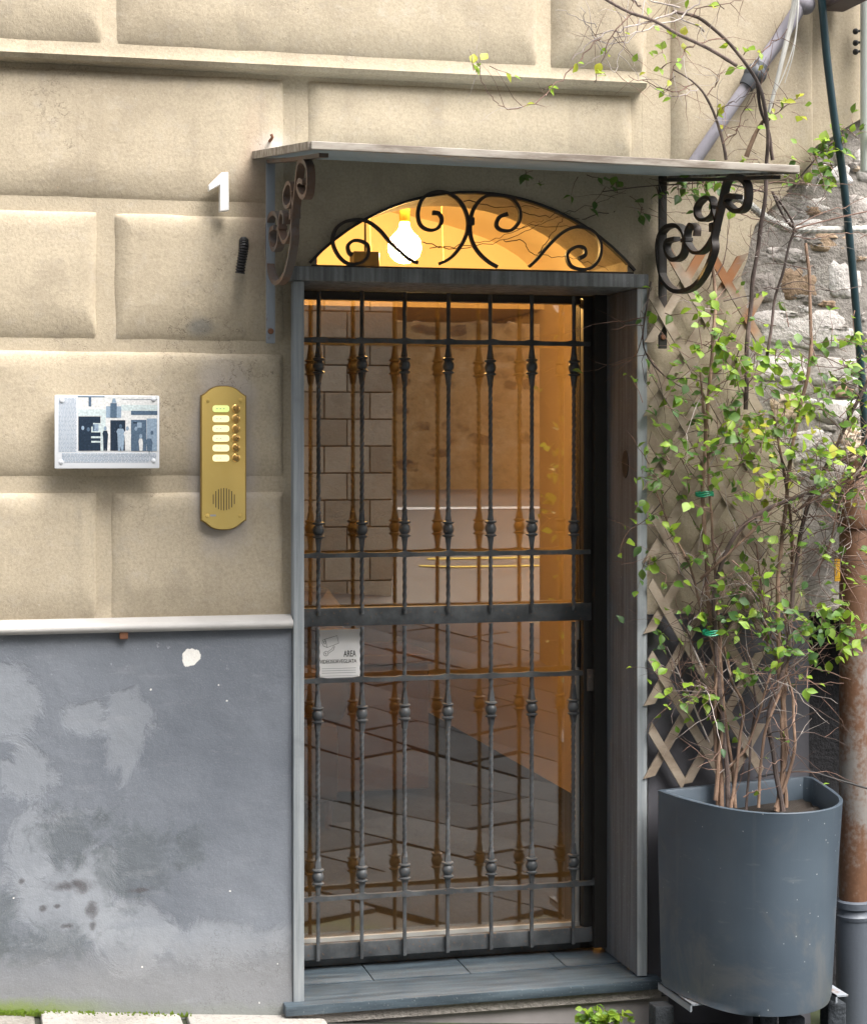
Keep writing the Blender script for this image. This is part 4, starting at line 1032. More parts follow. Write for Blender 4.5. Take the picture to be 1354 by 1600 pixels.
# ================================================================== PLANTER
def cf(lat, dep, z): return Vector((lat * math.cos(YAW) + dep * math.sin(YAW), -CAM_D + dep * math.cos(YAW) - lat * math.sin(YAW), z))
ZR = CAM_H - 1.035
base = [(.675, 5.708), (.715, 5.610), (.786, 5.482), (.860, 5.392), (.945, 5.342), (1.035, 5.345), (1.120, 5.392), (1.178, 5.470), (1.206, 5.570), (1.209, 5.680), (1.203, 5.800), (1.192, 5.930), (1.170, 5.957)]
outline = []
for i in range(len(base) - 1):
    outline += smooth_path([base[max(0, i - 1)] + (0,), base[i] + (0,), base[i + 1] + (0,), base[min(len(base) - 1, i + 2)] + (0,)], 4)[4:8] if 0 < i < len(base) - 2 else [Vector(base[i] + (0,)), (Vector(base[i] + (0,)) + Vector(base[i + 1] + (0,))) / 2]
outline += [Vector(base[-1] + (0,)), Vector((1.02, 5.886, 0)), Vector((.85, 5.80, 0))]
rim = [cf(p.x, p.y, ZR) for p in outline]
cen = sum(rim, Vector()) / len(rim)
pot = thing('corner_planter', 'anthracite plastic corner planter with curved front beside the gate', 'planter', (cen.x, cen.y, 0))
LX = min(p.x for p in rim) + .02
def loop(s, z, shift=0, keep=False): return [Vector(((LX if s < .97 and z < ZR - .02 and keep else cen.x) + (p.x - (LX if s < .97 and z < ZR - .02 and keep else cen.x)) * s, cen.y + (p.y - cen.y) * s + shift, z)) for p in rim]
ZB = at(1190, 1587, -.52).z
rings = [loop(.82, ZB, -.015, 1), loop(.90, ZB + .004, -.012, 1), loop(.915, ZB + .02, -.01, 1), loop(.935, ZB + .15, -.007, 1), loop(.968, ZB + .38, 0, 1), loop(.992, ZR - .006), loop(.997, ZR), loop(.985, ZR + .002), loop(.935, ZR + .001), loop(.925, ZR - .006), loop(.905, ZR - .075), loop(.86, ZR - .082)]
m = MB(); n = len(rim)
for r_ in rings: m.v += r_
for l in range(len(rings) - 1):
    for k in range(n): m.f.append([l*n+k, l*n+(k+1) % n, (l+1)*n+(k+1) % n, (l+1)*n+k]); m.m.append(0)
m.f.append(list(range(n))[::-1]); m.m.append(0)
m.build('pot', POT, pot, smooth=True)
m = MB(); lp = loop(.88, ZR - .070); lp = [p + Vector((0, 0, random.uniform(-.006, .006))) for p in lp]
lp2 = [Vector((cen.x + (p.x - cen.x) * .5, cen.y + (p.y - cen.y) * .5, p.z + random.uniform(-.008, .015))) for p in lp]
m.v += lp + lp2 + [Vector((cen.x, cen.y, ZR - .06))]
for k in range(n):
    m.f.append([k, (k+1) % n, n+(k+1) % n, n+k]); m.m.append(0); m.f.append([n+k, n+(k+1) % n, 2*n]); m.m.append(0)
m.build('soil', SOIL, pot, smooth='all')
# angle-iron feet the pot stands on
std = thing('planter_stand', 'rusty angle iron pieces propping up the grey planter', 'stand', (cen.x, cen.y, gz(cen.x, 0)))
gp = gz(cen.x, 0) - .03
for (x0, y0), (x1, y1) in (((at(1052, 1560, -.2).x, -.12), (at(1092, 1580, -.38).x, -.36)), ((cen.x + .17, -.05), (cen.x + .17, -.38))):
    d = Vector((x1 - x0, y1 - y0, 0)).normalized(); s_ = Vector((-d.y, d.x, 0)) * .02
    A, B = Vector((x0, y0, ZB - .003)), Vector((x1, y1, ZB - .003))
    m = MB(); m.add([A + s_, A - s_, B - s_, B + s_] + [p - Vector((0, 0, .005)) for p in (A + s_, A - s_, B - s_, B + s_)], [(0, 1, 2, 3), (7, 6, 5, 4), (0, 4, 5, 1), (1, 5, 6, 2), (2, 6, 7, 3), (3, 7, 4, 0)])
    lo = Vector((0, 0, .022)); m.add([A - s_, B - s_, B - s_ - lo, A - s_ - lo] + [p + s_ * .25 for p in (A - s_, B - s_, B - s_ - lo, A - s_ - lo)], [(0, 1, 2, 3), (7, 6, 5, 4), (0, 4, 5, 1), (1, 5, 6, 2), (2, 6, 7, 3), (3, 7, 4, 0)])
    m.build('angle_iron', BAR_IRON, std)
for x, y in ((at(1042, 1565, -.25).x, -.20), (cen.x + .18, -.30), (cen.x, -.40), (cen.x + .05, -.10)):
    m = MB(); m.box(x - .03, x + .03, y - .03, y + .03, gp - .05, ZB - .044); m.build('prop_block', PAVING, std, bevel=.006)

# ================================================================== PLANTS
def leaf_mesh(w, mat, fold):
    m = MB()
    prof = ((0.0, .02), (.10, .13), (.26, .27), (.45, .33), (.64, .26), (.82, .13), (1.0, .0))
    for t, h in prof:
        zc = -.16 * t * t; e = fold * (h / .33)
        m.v += [Vector((-h * w * .6, t, zc + e)), Vector((-h * w * .3, t, zc + e * .3)), Vector((0, t, zc)), Vector((h * w * .3, t, zc + e * .3)), Vector((h * w * .6, t, zc + e))]
    for i in range(len(prof) - 1):
        for k in (0, 2):
            m.f.append([i*5+k, i*5+k+2, (i+1)*5+k+2, (i+1)*5+k]); m.m.append(0)
    used = sorted({q for f in m.f for q in f}); ix = {q: i for i, q in enumerate(used)}
    m.v = [m.v[q] for q in used]; m.f = [[ix[q] for q in f] for f in m.f]
    return m.mesh('leaf', mat, smooth='all')
LEAVES = [[leaf_mesh(w, mt, f) for w, f in ((1.5, .10), (1.9, .06), (1.7, .16))] for mt in LEAF]
def basis(dirv, nrm):
    y = dirv.normalized(); x = y.cross(nrm)
    x = x.normalized() if x.length > 1e-4 else y.orthogonal().normalized()
    return Matrix((x, y, x.cross(y))).transposed()
class Plant:
    def __init__(s, name, label, cat, loc):
        s.root = thing(name, label, cat, loc); s.tw = MB(); s.lv = []
    def stem(s, pts, r0, r1, mat, n=8, name='stem', knob=True):
        sp = smooth_path([at(*p) for p in pts], 6); m = MB(); N = len(sp)
        sp = [p + Vector((mnoise.noise(p * 9) * .007, mnoise.noise(p * 9 + Vector((5, 0, 0))) * .007, 0)) for p in sp]
        m.tube(sp, [(r0 + (r1 - r0) * i / (N - 1)) * (1 + .16 * mnoise.noise(sp[i] * 30)) for i in range(N)], n)
        m.build(name, mat, s.root, smooth=True); return sp
    def twig(s, p, d, L, r, mt=0, leaves=0, tone=(0, 1), size=(.02, .04), droop=.12):
        pts = [p]; d = d.normalized(); n = max(3, int(L / .03))
        for i in range(n):
            d = (d + Vector((random.gauss(0, .2), random.gauss(0, .2), random.gauss(0, .2) - droop * .25))).normalized(); pts.append(pts[-1] + d * (L / n))
        s.tw.tube(pts, [r * (1 - .75 * i / n) for i in range(n + 1)], 4, mt, cap=False)
        for k in range(leaves):
            i = random.randint(1, n) if leaves > 1 else n
            s.leaf(pts[i], (pts[i] - pts[i - 1]), tone, size)
        return pts
    def leaf(s, p, d, tone, size):
        out = Vector((random.gauss(0, .8), random.gauss(-.25, .7), random.gauss(-.1, .7)))
        dd = (d.normalized() * .5 + out).normalized()
        up = Vector((random.gauss(0.1, .4), random.gauss(-.7, .4), random.gauss(.8, .4))).normalized()
        s.lv.append((random.uniform(*size), p, basis(dd, up), random.choice(tone), random.randrange(3)))
    def cluster(s, px, py, sx, sy, Y, sY, n, tone, size=(.014, .044), twl=(.05, .14), per=3, mt=0):
        for i in range(max(1, int(n * 1.12) // per)):
            p = at(px + random.gauss(0, sx), py + random.gauss(0, sy), min(-.09, Y + random.gauss(0, sY)))
            d = Vector((random.gauss(0, 1), random.gauss(0, .6), random.gauss(.1, .7)))
            s.twig(p, d, random.uniform(*twl), random.uniform(.0011, .0021), mt, per, tone, size)
    def finish(s, cap=280):
        if s.tw.v:
            s.tw.build('twigs', [TWIG, PALE, BARK_D], s.root, smooth='all', kind='stuff')
        s.lv.sort(key=lambda a: -a[0])
        off = Vector(s.root.location)
        for sz, p, b, tn, w in s.lv[:cap]:
            o = inst('leaf', LEAVES[tn][w], s.root, p); o.rotation_euler = b.to_euler(); o.scale = (sz, sz, sz)
        rest = s.lv[cap:]
        if rest:
            m = MB()
            for sz, p, b, tn, w in rest:
                me = LEAVES[tn][w]
                m.add([p + b @ (v.co * sz) for v in me.vertices], [tuple(f.vertices) for f in me.polygons], tn)
            m.build('small_leaves', LEAF, s.root, smooth='all', kind='stuff')
def along(sp, a=0.2, b=1.0):
    i = int((random.uniform(a, b)) * (len(sp) - 2)); return sp[i], (sp[i + 1] - sp[i])

# left clump
PL = Plant('climbing_shrub', 'leafy climbing shrub with tied tan stems, the clump nearest the trellis', 'shrub', at(1130, 1255, -.13))
ls = []
for pts, r0, r1, mt in (
    (((1128,1262,-.14),(1122,1160,-.12),(1118,1060,-.10),(1112,985,-.09),(1100,850,-.09),(1098,760,-.10),(1105,640,-.12),(1112,560,-.13),(1116,470,-.10),(1112,400,-.08)), .0085, .005, BARK),
    (((1138,1262,-.15),(1128,1120,-.13),(1116,1000,-.10),(1120,900,-.13),(1150,835,-.17),(1200,795,-.20),(1268,768,-.20)), .0085, .006, BARK_D),
    (((1148,1262,-.14),(1140,1180,-.13),(1128,1090,-.11),(1106,990,-.09),(1082,900,-.09),(1050,830,-.09),(1022,765,-.08)), .0065, .0025, BARK),
    (((1122,1262,-.13),(1116,1100,-.12),(1124,1000,-.10),(1116,900,-.10),(1104,700,-.11),(1094,580,-.10)), .007, .003, BARK),
    (((1118,1250,-.14),(1121,1190,-.14),(1130,1120,-.13),(1122,1020,-.1),(1110,940,-.1)), .007, .005, BARK),
    (((1142,1262,-.16),(1150,1190,-.15),(1160,1110,-.14),(1142,1060,-.12),(1130,1010,-.10)), .0055, .004, BARK),
    (((1165,1268,-.17),(1170,1180,-.15),(1178,1090,-.14),(1168,1010,-.13)), .0045, .0025, BARK_D),
    (((1136,1200,-.14),(1170,1160,-.15),(1190,1090,-.16),(1212,1030,-.16)), .0045, .003, BARK),
    (((1098,1050,-.10),(1080,1000,-.10),(1078,975,-.10),(1095,955,-.10),(1100,900,-.10)), .003, .002, PALE),
    (((1095,905,-.12),(1130,870,-.15),(1175,832,-.18),(1200,800,-.20)), .0045, .003, BARK),
    (((1018,440,-.08),(1005,520,-.08),(1012,560,-.08),(1040,590,-.09),(1066,606,-.10)), .003, .002, BARK_D),
    (((1108,1160,-.12),(1085,1110,-.1),(1064,1060,-.09),(1040,1010,-.08)), .003, .0015, PALE),
    (((1122,1150,-.13),(1105,1080,-.12),(1086,1064,-.11)), .0045, .003, BARK_D)):
    ls.append(PL.stem(pts, r0, r1, mt))
# right clump
PR = Plant('climbing_shrub', 'tall bare branched climbing shrub rooted at the right side of the planter', 'shrub', at(1218, 1264, -.20))
rs = []
for pts, r0, r1, mt in (
    (((1214,1268,-.22),(1226,1150,-.18),(1216,1040,-.16),(1215,930,-.15),(1222,830,-.14),(1238,700,-.13),(1262,585,-.12),(1266,500,-.10),(1258,380,-.08)), .0085, .005, BARK),
    (((1224,1268,-.23),(1206,1180,-.19),(1200,1110,-.17),(1225,1040,-.17),(1242,900,-.16),(1258,800,-.15),(1302,700,-.16),(1362,580,-.17)), .0085, .006, BARK_D),
    (((1212,1262,-.22),(1236,1190,-.21),(1238,1100,-.20),(1230,1050,-.18)), .006, .004, BARK),
    (((1185,1262,-.20),(1192,1150,-.18),(1230,1040,-.17),(1226,960,-.15)), .005, .004, BARK),
    (((1228,1262,-.22),(1220,1150,-.18),(1232,1000,-.15),(1238,880,-.13),(1228,760,-.12),(1205,640,-.12)), .007, .004, BARK),
    (((1198,1010,-.14),(1190,930,-.13),(1182,850,-.13)), .004, .0025, TWIG),
    (((1165,640,-.12),(1166,560,-.12),(1174,450,-.13),(1188,350,-.16),(1196,262,-.18),(1198,215,-.2),(1190,150,-.22),(1172,110,-.22),(1130,60,-.24),(1090,28,-.26),(1050,18,-.28)), .0075, .005, BARK_D),
    (((1196,560,-.12),(1212,460,-.12),(1232,385,-.13),(1240,355,-.14),(1222,320,-.15),(1204,300,-.16)), .005, .003, BARK_D),
    (((1206,250,-.18),(1198,205,-.19),(1186,170,-.2),(1182,130,-.22)), .006, .005, BARK_D),
    (((1165,245,-.16),(1180,205,-.18),(1196,180,-.19)), .008, .005, BARK),
    (((1150,102,-.22),(1105,75,-.26),(1062,55,-.30),(1020,32,-.33),(985,20,-.36),(950,2,-.4),(920,-20,-.42)), .006, .004, BARK_D),
    (((1131,250,-.14),(1122,195,-.16),(1104,152,-.18),(1084,130,-.2),(1050,108,-.22)), .0055, .002, BARK_D),
    (((1240,358,-.12),(1270,350,-.12),(1310,340,-.12),(1354,330,-.12)), .003, .002, TWIG),
    (((1205,300,-.16),(1225,340,-.14),(1244,362,-.13)), .004, .003, BARK_D),
    (((1310,720,-.18),(1340,700,-.2),(1375,640,-.2)), .005, .003, TWIG),
    (((1240,800,-.2),(1285,770,-.22),(1330,745,-.24),(1380,730,-.25)), .004, .002, TWIG),
    (((1270,900,-.18),(1300,840,-.20),(1312,780,-.22),(1345,735,-.24)), .0045, .002, TWIG)):
    rs.append(PR.stem(pts, r0, r1, mt))
# pale and dark twigs reaching across the upper wall
def rough(P, pts, r, mt, leaves=0, tone=(1, 3)):
    sp = smooth_path([at(*p) for p in pts], 5)
    sp = [p + Vector((random.gauss(0, .003), random.gauss(0, .004), random.gauss(0, .003))) for p in sp]
    P.tw.tube(sp, [r * (1 - .6 * i / len(sp)) for i in range(len(sp))], 5, mt, cap=False)
    for k in range(leaves): i = random.randint(2, len(sp) - 1); P.leaf(sp[i], sp[i] - sp[i - 1], tone, (.022, .036))
    return sp
ups = []
for pts, r, mt, lv in (
    (((1055,18,-.28),(1020,32,-.32),(975,45,-.36),(930,62,-.38),(895,92,-.4)), .0035, 1, 0),
    (((1062,12,-.3),(1010,0,-.33),(960,-12,-.36)), .003, 1, 0),
    (((1100,48,-.26),(1060,30,-.3),(1000,50,-.34),(960,60,-.36)), .003, 1, 1),
    (((1010,-10,-.3),(985,60,-.32),(940,66,-.34),(915,35,-.36),(905,10,-.38)), .0022, 1, 0),
    (((935,60,-.4),(900,100,-.42),(860,138,-.43),(815,168,-.44),(780,164,-.44),(758,140,-.45),(748,105,-.45),(740,90,-.45)), .002, 0, 3),
    (((985,22,-.36),(950,65,-.38),(932,115,-.38),(928,130,-.38)), .002, 0, 3),
    (((1084,130,-.2),(1050,142,-.22),(1010,130,-.25),(980,120,-.28)), .0022, 0, 0),
    (((1090,140,-.2),(1060,150,-.22),(1030,145,-.24),(1000,112,-.26)), .0018, 1, 0),
    (((1130,60,-.24),(1080,70,-.26),(1056,98,-.28),(1046,130,-.28),(1035,150,-.28)), .0022, 0, 4),
    (((1172,110,-.22),(1200,70,-.22),(1230,45,-.2)), .0025, 0, 1),
    (((1150,205,-.18),(1165,165,-.18),(1195,120,-.18),(1208,62,-.18)), .0018, 0, 1),
    (((1130,222,-.16),(1150,205,-.17),(1166,188,-.17)), .002, 0, 0), (((1196,190,-.2),(1220,170,-.2),(1250,148,-.2)), .002, 0, 3),
    (((1118,180,-.16),(1136,165,-.17),(1160,152,-.18),(1190,140,-.2)), .0017, 2, 0), (((1103,150,-.18),(1120,130,-.18),(1132,108,-.18)), .002, 0, 0),
    (((985,50,-.33),(965,90,-.34),(955,110,-.34),(905,20,-.34)), .0017, 1, 0), (((1000,10,-.3),(975,-5,-.3),(940,-20,-.3)), .003, 2, 0),
    (((1080,25,-.3),(1100,10,-.3),(1140,5,-.28),(1170,-6,-.26)), .002, 0, 2), (((1060,30,-.3),(1090,5,-.3),(1110,-15,-.3)), .003, 1, 1),
    (((930,40,-.4),(900,26,-.42),(870,12,-.43)), .0015, 1, 0), (((960,60,-.37),(935,88,-.38),(905,108,-.39),(884,118,-.4)), .0015, 1, 0),
    (((1240,355,-.13),(1290,330,-.14),(1330,318,-.14),(1370,300,-.14)), .002, 0, 0), (((1236,370,-.13),(1280,372,-.14),(1320,365,-.14),(1370,372,-.14)), .002, 0, 0),
    (((1150,330,-.16),(1190,345,-.16),(1240,360,-.14)), .002, 0, 0), (((1175,300,-.18),(1210,285,-.18),(1270,290,-.16),(1330,285,-.16)), .0018, 0, 0),
    (((1190,450,-.13),(1240,452,-.13),(1290,455,-.13),(1350,446,-.13)), .002, 2, 0), (((1130,470,-.12),(1200,455,-.12),(1250,440,-.13),(1300,455,-.13)), .002, 2, 0)):
    ups.append(rough(PR, pts, r, mt, lv))
for sp in ups[:18]:
    for k in range(7):
        p, d = along(sp, .1); PR.twig(p, d + Vector((random.gauss(0, .7), random.gauss(0, .4), random.gauss(0, .8))), random.uniform(.05, .16), .0012, random.choice((0, 0, 1)), 1 if random.random() < .12 else 0, (1, 3), (.018, .03))
for c in ((745,112,10,12,-.45,.01,7,(1,3)), (868,132,8,4,-.43,.01,3,(1,)), (930,124,5,8,-.38,.01,3,(1,)), (1046,84,12,12,-.28,.01,8,(1,1,3)), (1030,100,8,8,-.28,.01,4,(1,)), (1058,126,8,6,-.22,.01,3,(1,)), (1164,80,12,8,-.2,.01,7,(1,)),
          (1180,162,10,5,-.2,.01,4,(1,3)), (1190,195,8,8,-.2,.01,3,(1,)), (1144,8,8,5,-.28,.01,3,(1,)), (1112,185,5,4,-.16,.01,2,(1,3)), (1218,170,8,6,-.2,.01,4,(1,3)), (1182,240,6,6,-.18,.01,2,(1,))):
    PR.cluster(*c[:7], c[7], size=(.022, .04), twl=(.03, .08), per=2)
# crowns
mix = (0, 0, 1, 1, 2, 0)
for c in ((1125,535,42,28,-.17,.05,80,(1,1,0)), (1095,610,40,36,-.14,.04,44,mix), (1050,725,20,26,-.11,.02,36,(0,2,0)), (1040,770,16,20,-.11,.02,26,(0,2)), (1130,690,50,36,-.16,.04,60,mix), (1045,845,16,26,-.11,.02,20,(0,1,2)),
          (1060,875,22,20,-.11,.02,24,(0,1,2)), (1130,930,36,24,-.14,.03,46,mix), (1062,1080,26,16,-.12,.02,26,(1,1,0)), (1135,1080,34,22,-.15,.03,18,mix), (1160,950,18,18,-.16,.03,22,mix), (1040,630,16,34,-.11,.02,16,(0,1)), (1105,985,20,16,-.12,.02,12,(2,0)), (1048,1030,8,25,-.09,.01,9,(0,2)), (1120,770,35,30,-.15,.03,22,mix)):
    PL.cluster(*c[:7], c[7])
for c in ((1185,545,32,24,-.2,.05,46,(1,1,0)), (1235,620,52,40,-.2,.06,76,(1,0,1)), (1250,690,50,32,-.22,.06,70,(1,1,3,0)), (1310,640,34,60,-.18,.05,66,mix), (1290,575,32,28,-.16,.04,34,(0,2)), (1340,600,20,40,-.15,.03,24,(0,2)),
          (1300,735,36,22,-.24,.05,46,(1,3,0)), (1175,640,40,40,-.17,.05,60,mix), (1235,830,36,32,-.2,.04,34,mix), (1262,985,36,20,-.22,.05,72,(1,0,0,2)), (1300,950,28,30,-.24,.04,50,(0,1,1)), (1225,1035,26,22,-.2,.03,24,mix), (1320,530,16,8,-.14,.02,14,(1,0)),
          (1175,960,26,22,-.18,.03,30,mix), (1280,880,30,26,-.2,.04,22,mix), (1340,1010,20,14,-.26,.04,14,(1,)), (1345,850,14,40,-.22,.03,14,mix), (1190,735,40,30,-.2,.05,46,(1,1,3)), (1140,500,30,10,-.16,.03,12,(1,)), (1170,470,10,15,-.14,.02,5,(1,)), (1345,400,8,14,-.12,.02,8,(1,))):
    PR.cluster(*c[:7], c[7])
for P, sps, n in ((PL, ls, 210), (PR, rs[:6] + rs[14:], 300)):
    for k in range(n):
        sp = random.choice(sps); p, d = along(sp, .05)
        if at(677, 1110, -.15).z > p.z and random.random() < .65: continue
        q = d.normalized() * .5 + Vector((random.gauss(0, .9), random.gauss(-.15, .4), random.gauss(.1, .6)))
        pts = P.twig(p, q, random.uniform(.06, .30), random.uniform(.0012, .0024), random.choice((0, 0, 2, 1)), random.choice((0, 0, 1)), mix)
        if random.random() < .5: P.twig(pts[len(pts) // 2], q + Vector((random.gauss(0, 1), random.gauss(0, .3), random.gauss(0, 1))), random.uniform(.04, .14), .001, 0)
for k in range(90):                                                       # tangle of fine twigs round the bracket and over the rubble
    p = at(random.gauss(1215, 45), random.gauss(315, 40), -.16); PR.twig(p, Vector((random.gauss(.4, .8), random.gauss(0, .3), random.gauss(0, .4))), random.uniform(.06, .22), .0011, random.choice((0, 0, 1, 2)))
for k in range(70):
    p = at(random.gauss(1310, 40), random.gauss(800, 50), -.24); PR.twig(p, Vector((random.gauss(.3, .8), random.gauss(0, .3), random.gauss(0, .5))), random.uniform(.08, .26), .0013, random.choice((0, 0, 1)), random.choice((0, 0, 0, 1)), mix)
for pts in (((1250,1040,-.2),(1290,1050,-.22),(1330,1062,-.24)), ((1240,1060,-.2),(1270,1066,-.22),(1316,1066,-.24)), ((1300,930,-.22),(1345,915,-.24),(1390,900,-.26)), ((1245,870,-.18),(1290,855,-.2),(1320,880,-.24),(1350,905,-.26)), ((1160,1245,-.2),(1185,1235,-.22),(1215,1228,-.22))):
    rough(PR, pts, .0022, 0, 1, (1,))
PL.finish(); PR.finish()
for i, (px, py, w) in enumerate(((1100, 772, 26), (1112, 989, 28))):
    a, b = at(px - w / 2, py, -.115), at(px + w / 2, py, -.115); m = MB(); c = (a + b) / 2
    for k in range(3):
        m.tube([c + Vector(((b.x - a.x) / 2 * math.cos(t * math.pi / 8), .020 * math.sin(t * math.pi / 8), (k - 1) * .005 + .003 * math.sin(t + k))) for t in range(17)], .003, 6)
    solo(m, 'plant_tie', TIE, 'green tie round the left shrub stems, the %s one' % ('upper' if i == 0 else 'lower'), 'plant tie', c, group='green ties on the climbing shrub', smooth=True)
# ivy on the rubble behind the black cable and under the canopy
IV = Plant('wall_ivy', 'small green ivy patch on the rubble beside the canopy right end', 'ivy', at(1290, 240, -.05))
IV.stem(((1230, 300, -.04), (1262, 262, -.05), (1290, 232, -.05), (1330, 205, -.04)), .003, .002, BARK_D)
for c in ((1330,205,14,8,-.06,.02,16), (1290,232,16,10,-.07,.02,20), (1268,255,16,9,-.07,.02,22), (1250,268,10,8,-.08,.02,14), (1290,262,12,12,-.06,.02,10)): IV.cluster(*c, (0, 2, 1), size=(.022, .046), twl=(.03, .07), per=2)
IV.finish()
IV = Plant('canopy_ivy', 'dark ivy sprigs hanging under the right half of the canopy', 'ivy', at(1080, 290, -.12))
IV.stem(((1190, 300, -.18), (1120, 285, -.15), (1060, 288, -.10), (1000, 292, -.06), (940, 300, -.04)), .003, .0015, BARK_D)
for c in ((1075,285,24,10,-.14,.03,34), (1100,278,16,8,-.2,.03,16), (830,272,9,4,-.12,.01,6), (960,300,22,10,-.05,.01,9), (900,275,20,4,-.08,.01,5), (1010,310,16,14,-.06,.01,5)): IV.cluster(*c, (2, 2, 0), size=(.02, .04), twl=(.03, .09), per=2)
for k in range(24): IV.twig(at(random.gauss(1040, 40), random.gauss(320, 20), -.07), Vector((random.gauss(0, 1), 0, random.gauss(0, .5))), random.uniform(.05, .16), .0011, random.choice((0, 1, 2)))
IV.finish()
TH = Plant('thorny_creeper', 'bare thorny creeper stems crossing the right half of the fanlight', 'creeper', at(900, 370, -.0))
for pts in (((660,378),(700,386),(740,380),(780,372),(825,352),(850,345)), ((670,388),(720,388),(780,378),(840,352),(872,338)), ((725,313),(760,320),(800,323),(850,322)), ((815,335),(850,337),(890,330),(930,318),(975,300)),
            ((785,376),(815,378),(835,398),(870,400),(910,408),(950,420)), ((780,360),(820,355),(870,354),(905,350)), ((840,396),(860,370),(876,345),(890,330)), ((960,330),(930,335),(900,342),(870,338))):
    rough(TH, [(x, y, -.004) for x, y in pts], .0016, 2)
TH.finish()
# drip hose from pot to pipe, weeds, moss
m = MB(); m.tube(run(((1180, 1215, -.12), (1225, 1206, -.13), (1262, 1205, -.14), (1300, 1216, -.16), (1354, 1232, -.2), (1400, 1246, -.22)), 8), .003, 8)
solo(m, 'drip_hose', BLACK, 'thin black hose from the planter rim past the rusty drainpipe', 'hose', at(1262, 1205, -.14))
WD = Plant('weed', 'small bright green weed growing at the foot of the wall below the doorstep', 'weed', at(940, 1596, -.16))
for k in range(22):
    p = at(random.uniform(905, 985), random.uniform(1592, 1604), -.16); WD.twig(p, Vector((random.gauss(0, .5), random.gauss(-.3, .4), .8)), random.uniform(.02, .05), .0012, 0, 4, (1, 1, 0), (.018, .034), 0)
WD.finish()
m = MB()
for k in range(480):
    px = random.uniform(-60, 150) if random.random() < .85 else random.uniform(150, 300); p = at(px, 1575, -.05); x = p.x; z = gz(x, 0) - .005; y = -.045 - abs(random.gauss(0, .012)); s = random.uniform(.002, .007)
    m.add([(x - s, y, z - .004), (x + s, y - s * .5, z - .004), (x, y + s * .6, z + s * random.uniform(.6, 1.8)), (x + s * .4, y - s, z + s)], [(0, 1, 2), (0, 1, 3), (1, 2, 3), (0, 2, 3)])
solo(m, 'moss', MOSS, None, None, at(60, 1575, -.05)); bpy.data.objects['moss']['kind'] = 'stuff'

# ================================================================== ACROSS THE STREET (mirrored in the door glass)
AX, AY = 3.62, -9.8
bld = thing('block_house', 'buff stone block house across the street mirrored at the left of the door glass', 'house', (AX - 2, AY - .5, 0))
m = MB(); m.box(AX - 16, AX - .012, AY - 5, AY - .012, -.5, 12.5); m.build('core_wall', ASHLAR_J, bld)  # made taller and longer out of view to block low sky light
bw, bh = .40, .232
bms = []
for k in range(4):
    b = MB(); b.box(0, bw - .012, 0, .05, 0, bh - .012)
    bms.append(b.mesh('block', ASHLAR, bevel=.006))
for r_ in range(15):
    for c_ in range(6):
        x = AX - (c_ + 1) * bw + (bw / 2 if r_ % 2 else 0); z = .25 + r_ * bh
        if x + bw > AX + .01: 
            inst('block', bms[0], bld, (x, AY - .05, z), scale=(.5, 1, 1)); continue
        inst('block', random.choice(bms), bld, (x, AY - .05 + random.uniform(-.004, .004), z))
m = MB(); m.box(AX - 16, AX - .001, AY - .049, AY - .0, .25 + 15 * bh + .02, 12.5); m.box(AX - 16, AX - 6 * bw - .01, AY - .049, AY, -.4, .25 + 15 * bh); m.build('upper_wall', ASHLAR, bld)
ret = thing('retaining_wall', 'ochre rubble retaining wall across the street mirrored in the door glass', 'stone wall', (8, -17.6, 1))
m = MB(); m.box(3.0, 16, -18.4, -17.62, 0, 3.25); m.build('wall_core', ROCK, ret)
rk = []
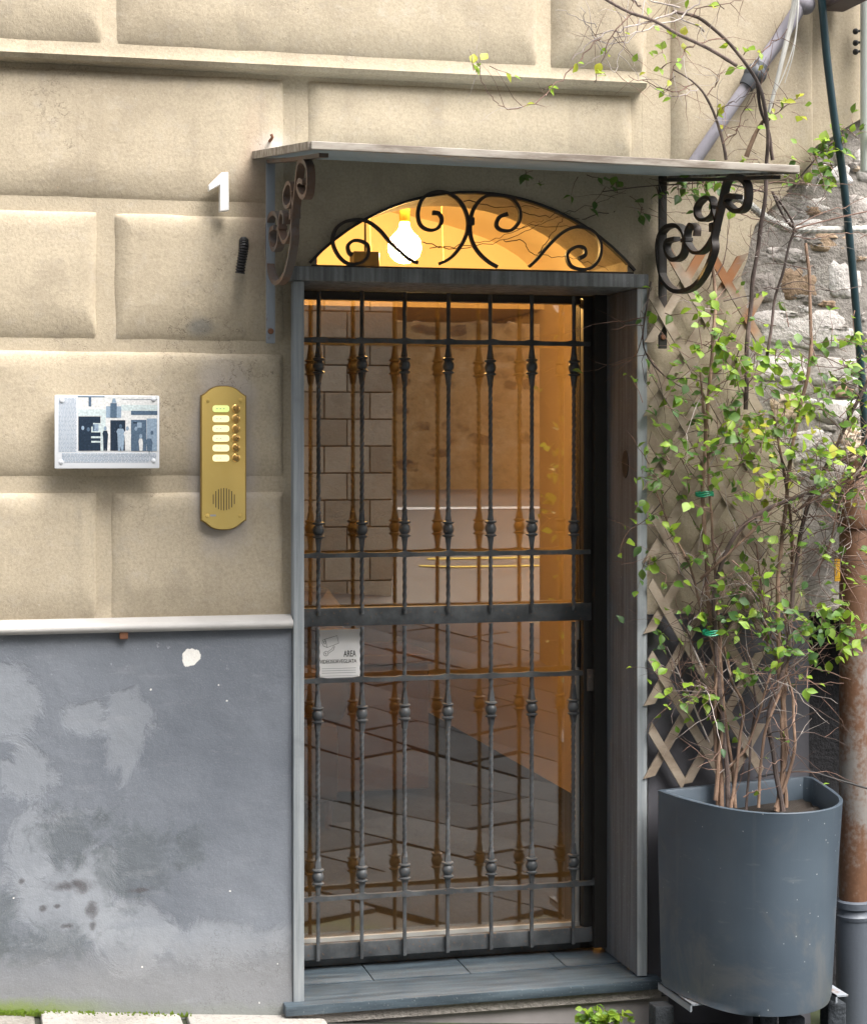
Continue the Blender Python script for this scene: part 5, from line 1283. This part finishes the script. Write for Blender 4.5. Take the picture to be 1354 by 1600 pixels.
for k in range(6):
    b = MB(); n = 9; vs = []
    for l, (s, d) in enumerate(((1.05, 0), (.96, .014), (.7, .02))):
        for q in range(n):
            a = 2 * math.pi * q / n; rr = (abs(math.cos(a)) ** 4 + abs(math.sin(a)) ** 4) ** -.25 * random.uniform(.85, 1.08); vs.append((.5 * s * rr * math.cos(a) * 1.05, d, .5 * s * rr * math.sin(a)))
    b.add(vs, [(l*n+q, l*n+(q+1) % n, (l+1)*n+(q+1) % n, (l+1)*n+q) for l in range(2) for q in range(n)] + [[2*n+q for q in range(n)]])
    rk.append(b.mesh('stone', ROCK, smooth=True))
for r_ in range(11):
    x = 3.6 + random.random() * .3
    while x < 10.5:
        w = random.uniform(.22, .62); inst('stone', random.choice(rk), ret, (x + w / 2, -17.64, 1.40 + r_ * .175 + random.uniform(-.03, .03)), (0, random.uniform(-.25, .25), 0), (w, 1, random.uniform(.17, .25))); x += w
hb = thing('brown_house', 'dark brown house above the retaining wall mirrored in the upper door glass', 'house', (9, -24, 1.5))
m = MB(); m.box(3, 24, -30, -22, 0, 13); m.build('wall', DARKHOUSE, hb)  # unseen upper part raised to keep low sky off the facade
m = MB(); m.prism([(2.6, 13.0), (24.4, 13.0), (13.5, 16.5)], -30.4, -21.6); m.build('roof', DARKHOUSE, hb)
for i in range(4):
    m = MB(); m.box(6 + i * 2.4, 7.0 + i * 2.4, -21.99, -21.95, 4.6, 6.2); f = m.build('window', WHITE, hb)
    m = MB(); m.box(6.08 + i * 2.4, 6.92 + i * 2.4, -21.94, -21.93, 4.68, 6.12); m.build('pane', BLACK, f)
pier = thing('dark_pier', 'dark pier added across the street to darken the right of the door glass', 'pillar', (4.5, -6.6, 0))
m = MB(); m.box(4.16, 5.9, -7.3, -6.3, -.5, 3.6); m.build('shaft', DARKHOUSE, pier, bevel=.02)  # added stand-in for an unidentified dark thing, keeps this reflection dark
m = MB(); m.box(4.08, 5.98, -7.38, -6.22, 3.601, 3.75); m.build('cap', DARKHOUSE, pier, bevel=.02)
m = MB()
for (x0, x1, y0, y1, mt) in ((3.0, 14, -15.9, -15.7, 0), (4.5, 12, -12.2, -12.1, 1), (4.3, 12, -11.7, -11.62, 1)):
    N = 22
    for i in range(N):
        a, b = x0 + (x1 - x0) * i / N, x0 + (x1 - x0) * (i + 1) / N
        m.add([(a, y0, gz(a, y0) - .012), (b, y0, gz(b, y0) - .012), (b, y1, gz(b, y1) - .012), (a, y1, gz(a, y1) - .012)], [(0, 1, 2, 3)], mt)
tag(m.build('road_marking', [LINEW, LINEY]), kind='structure')
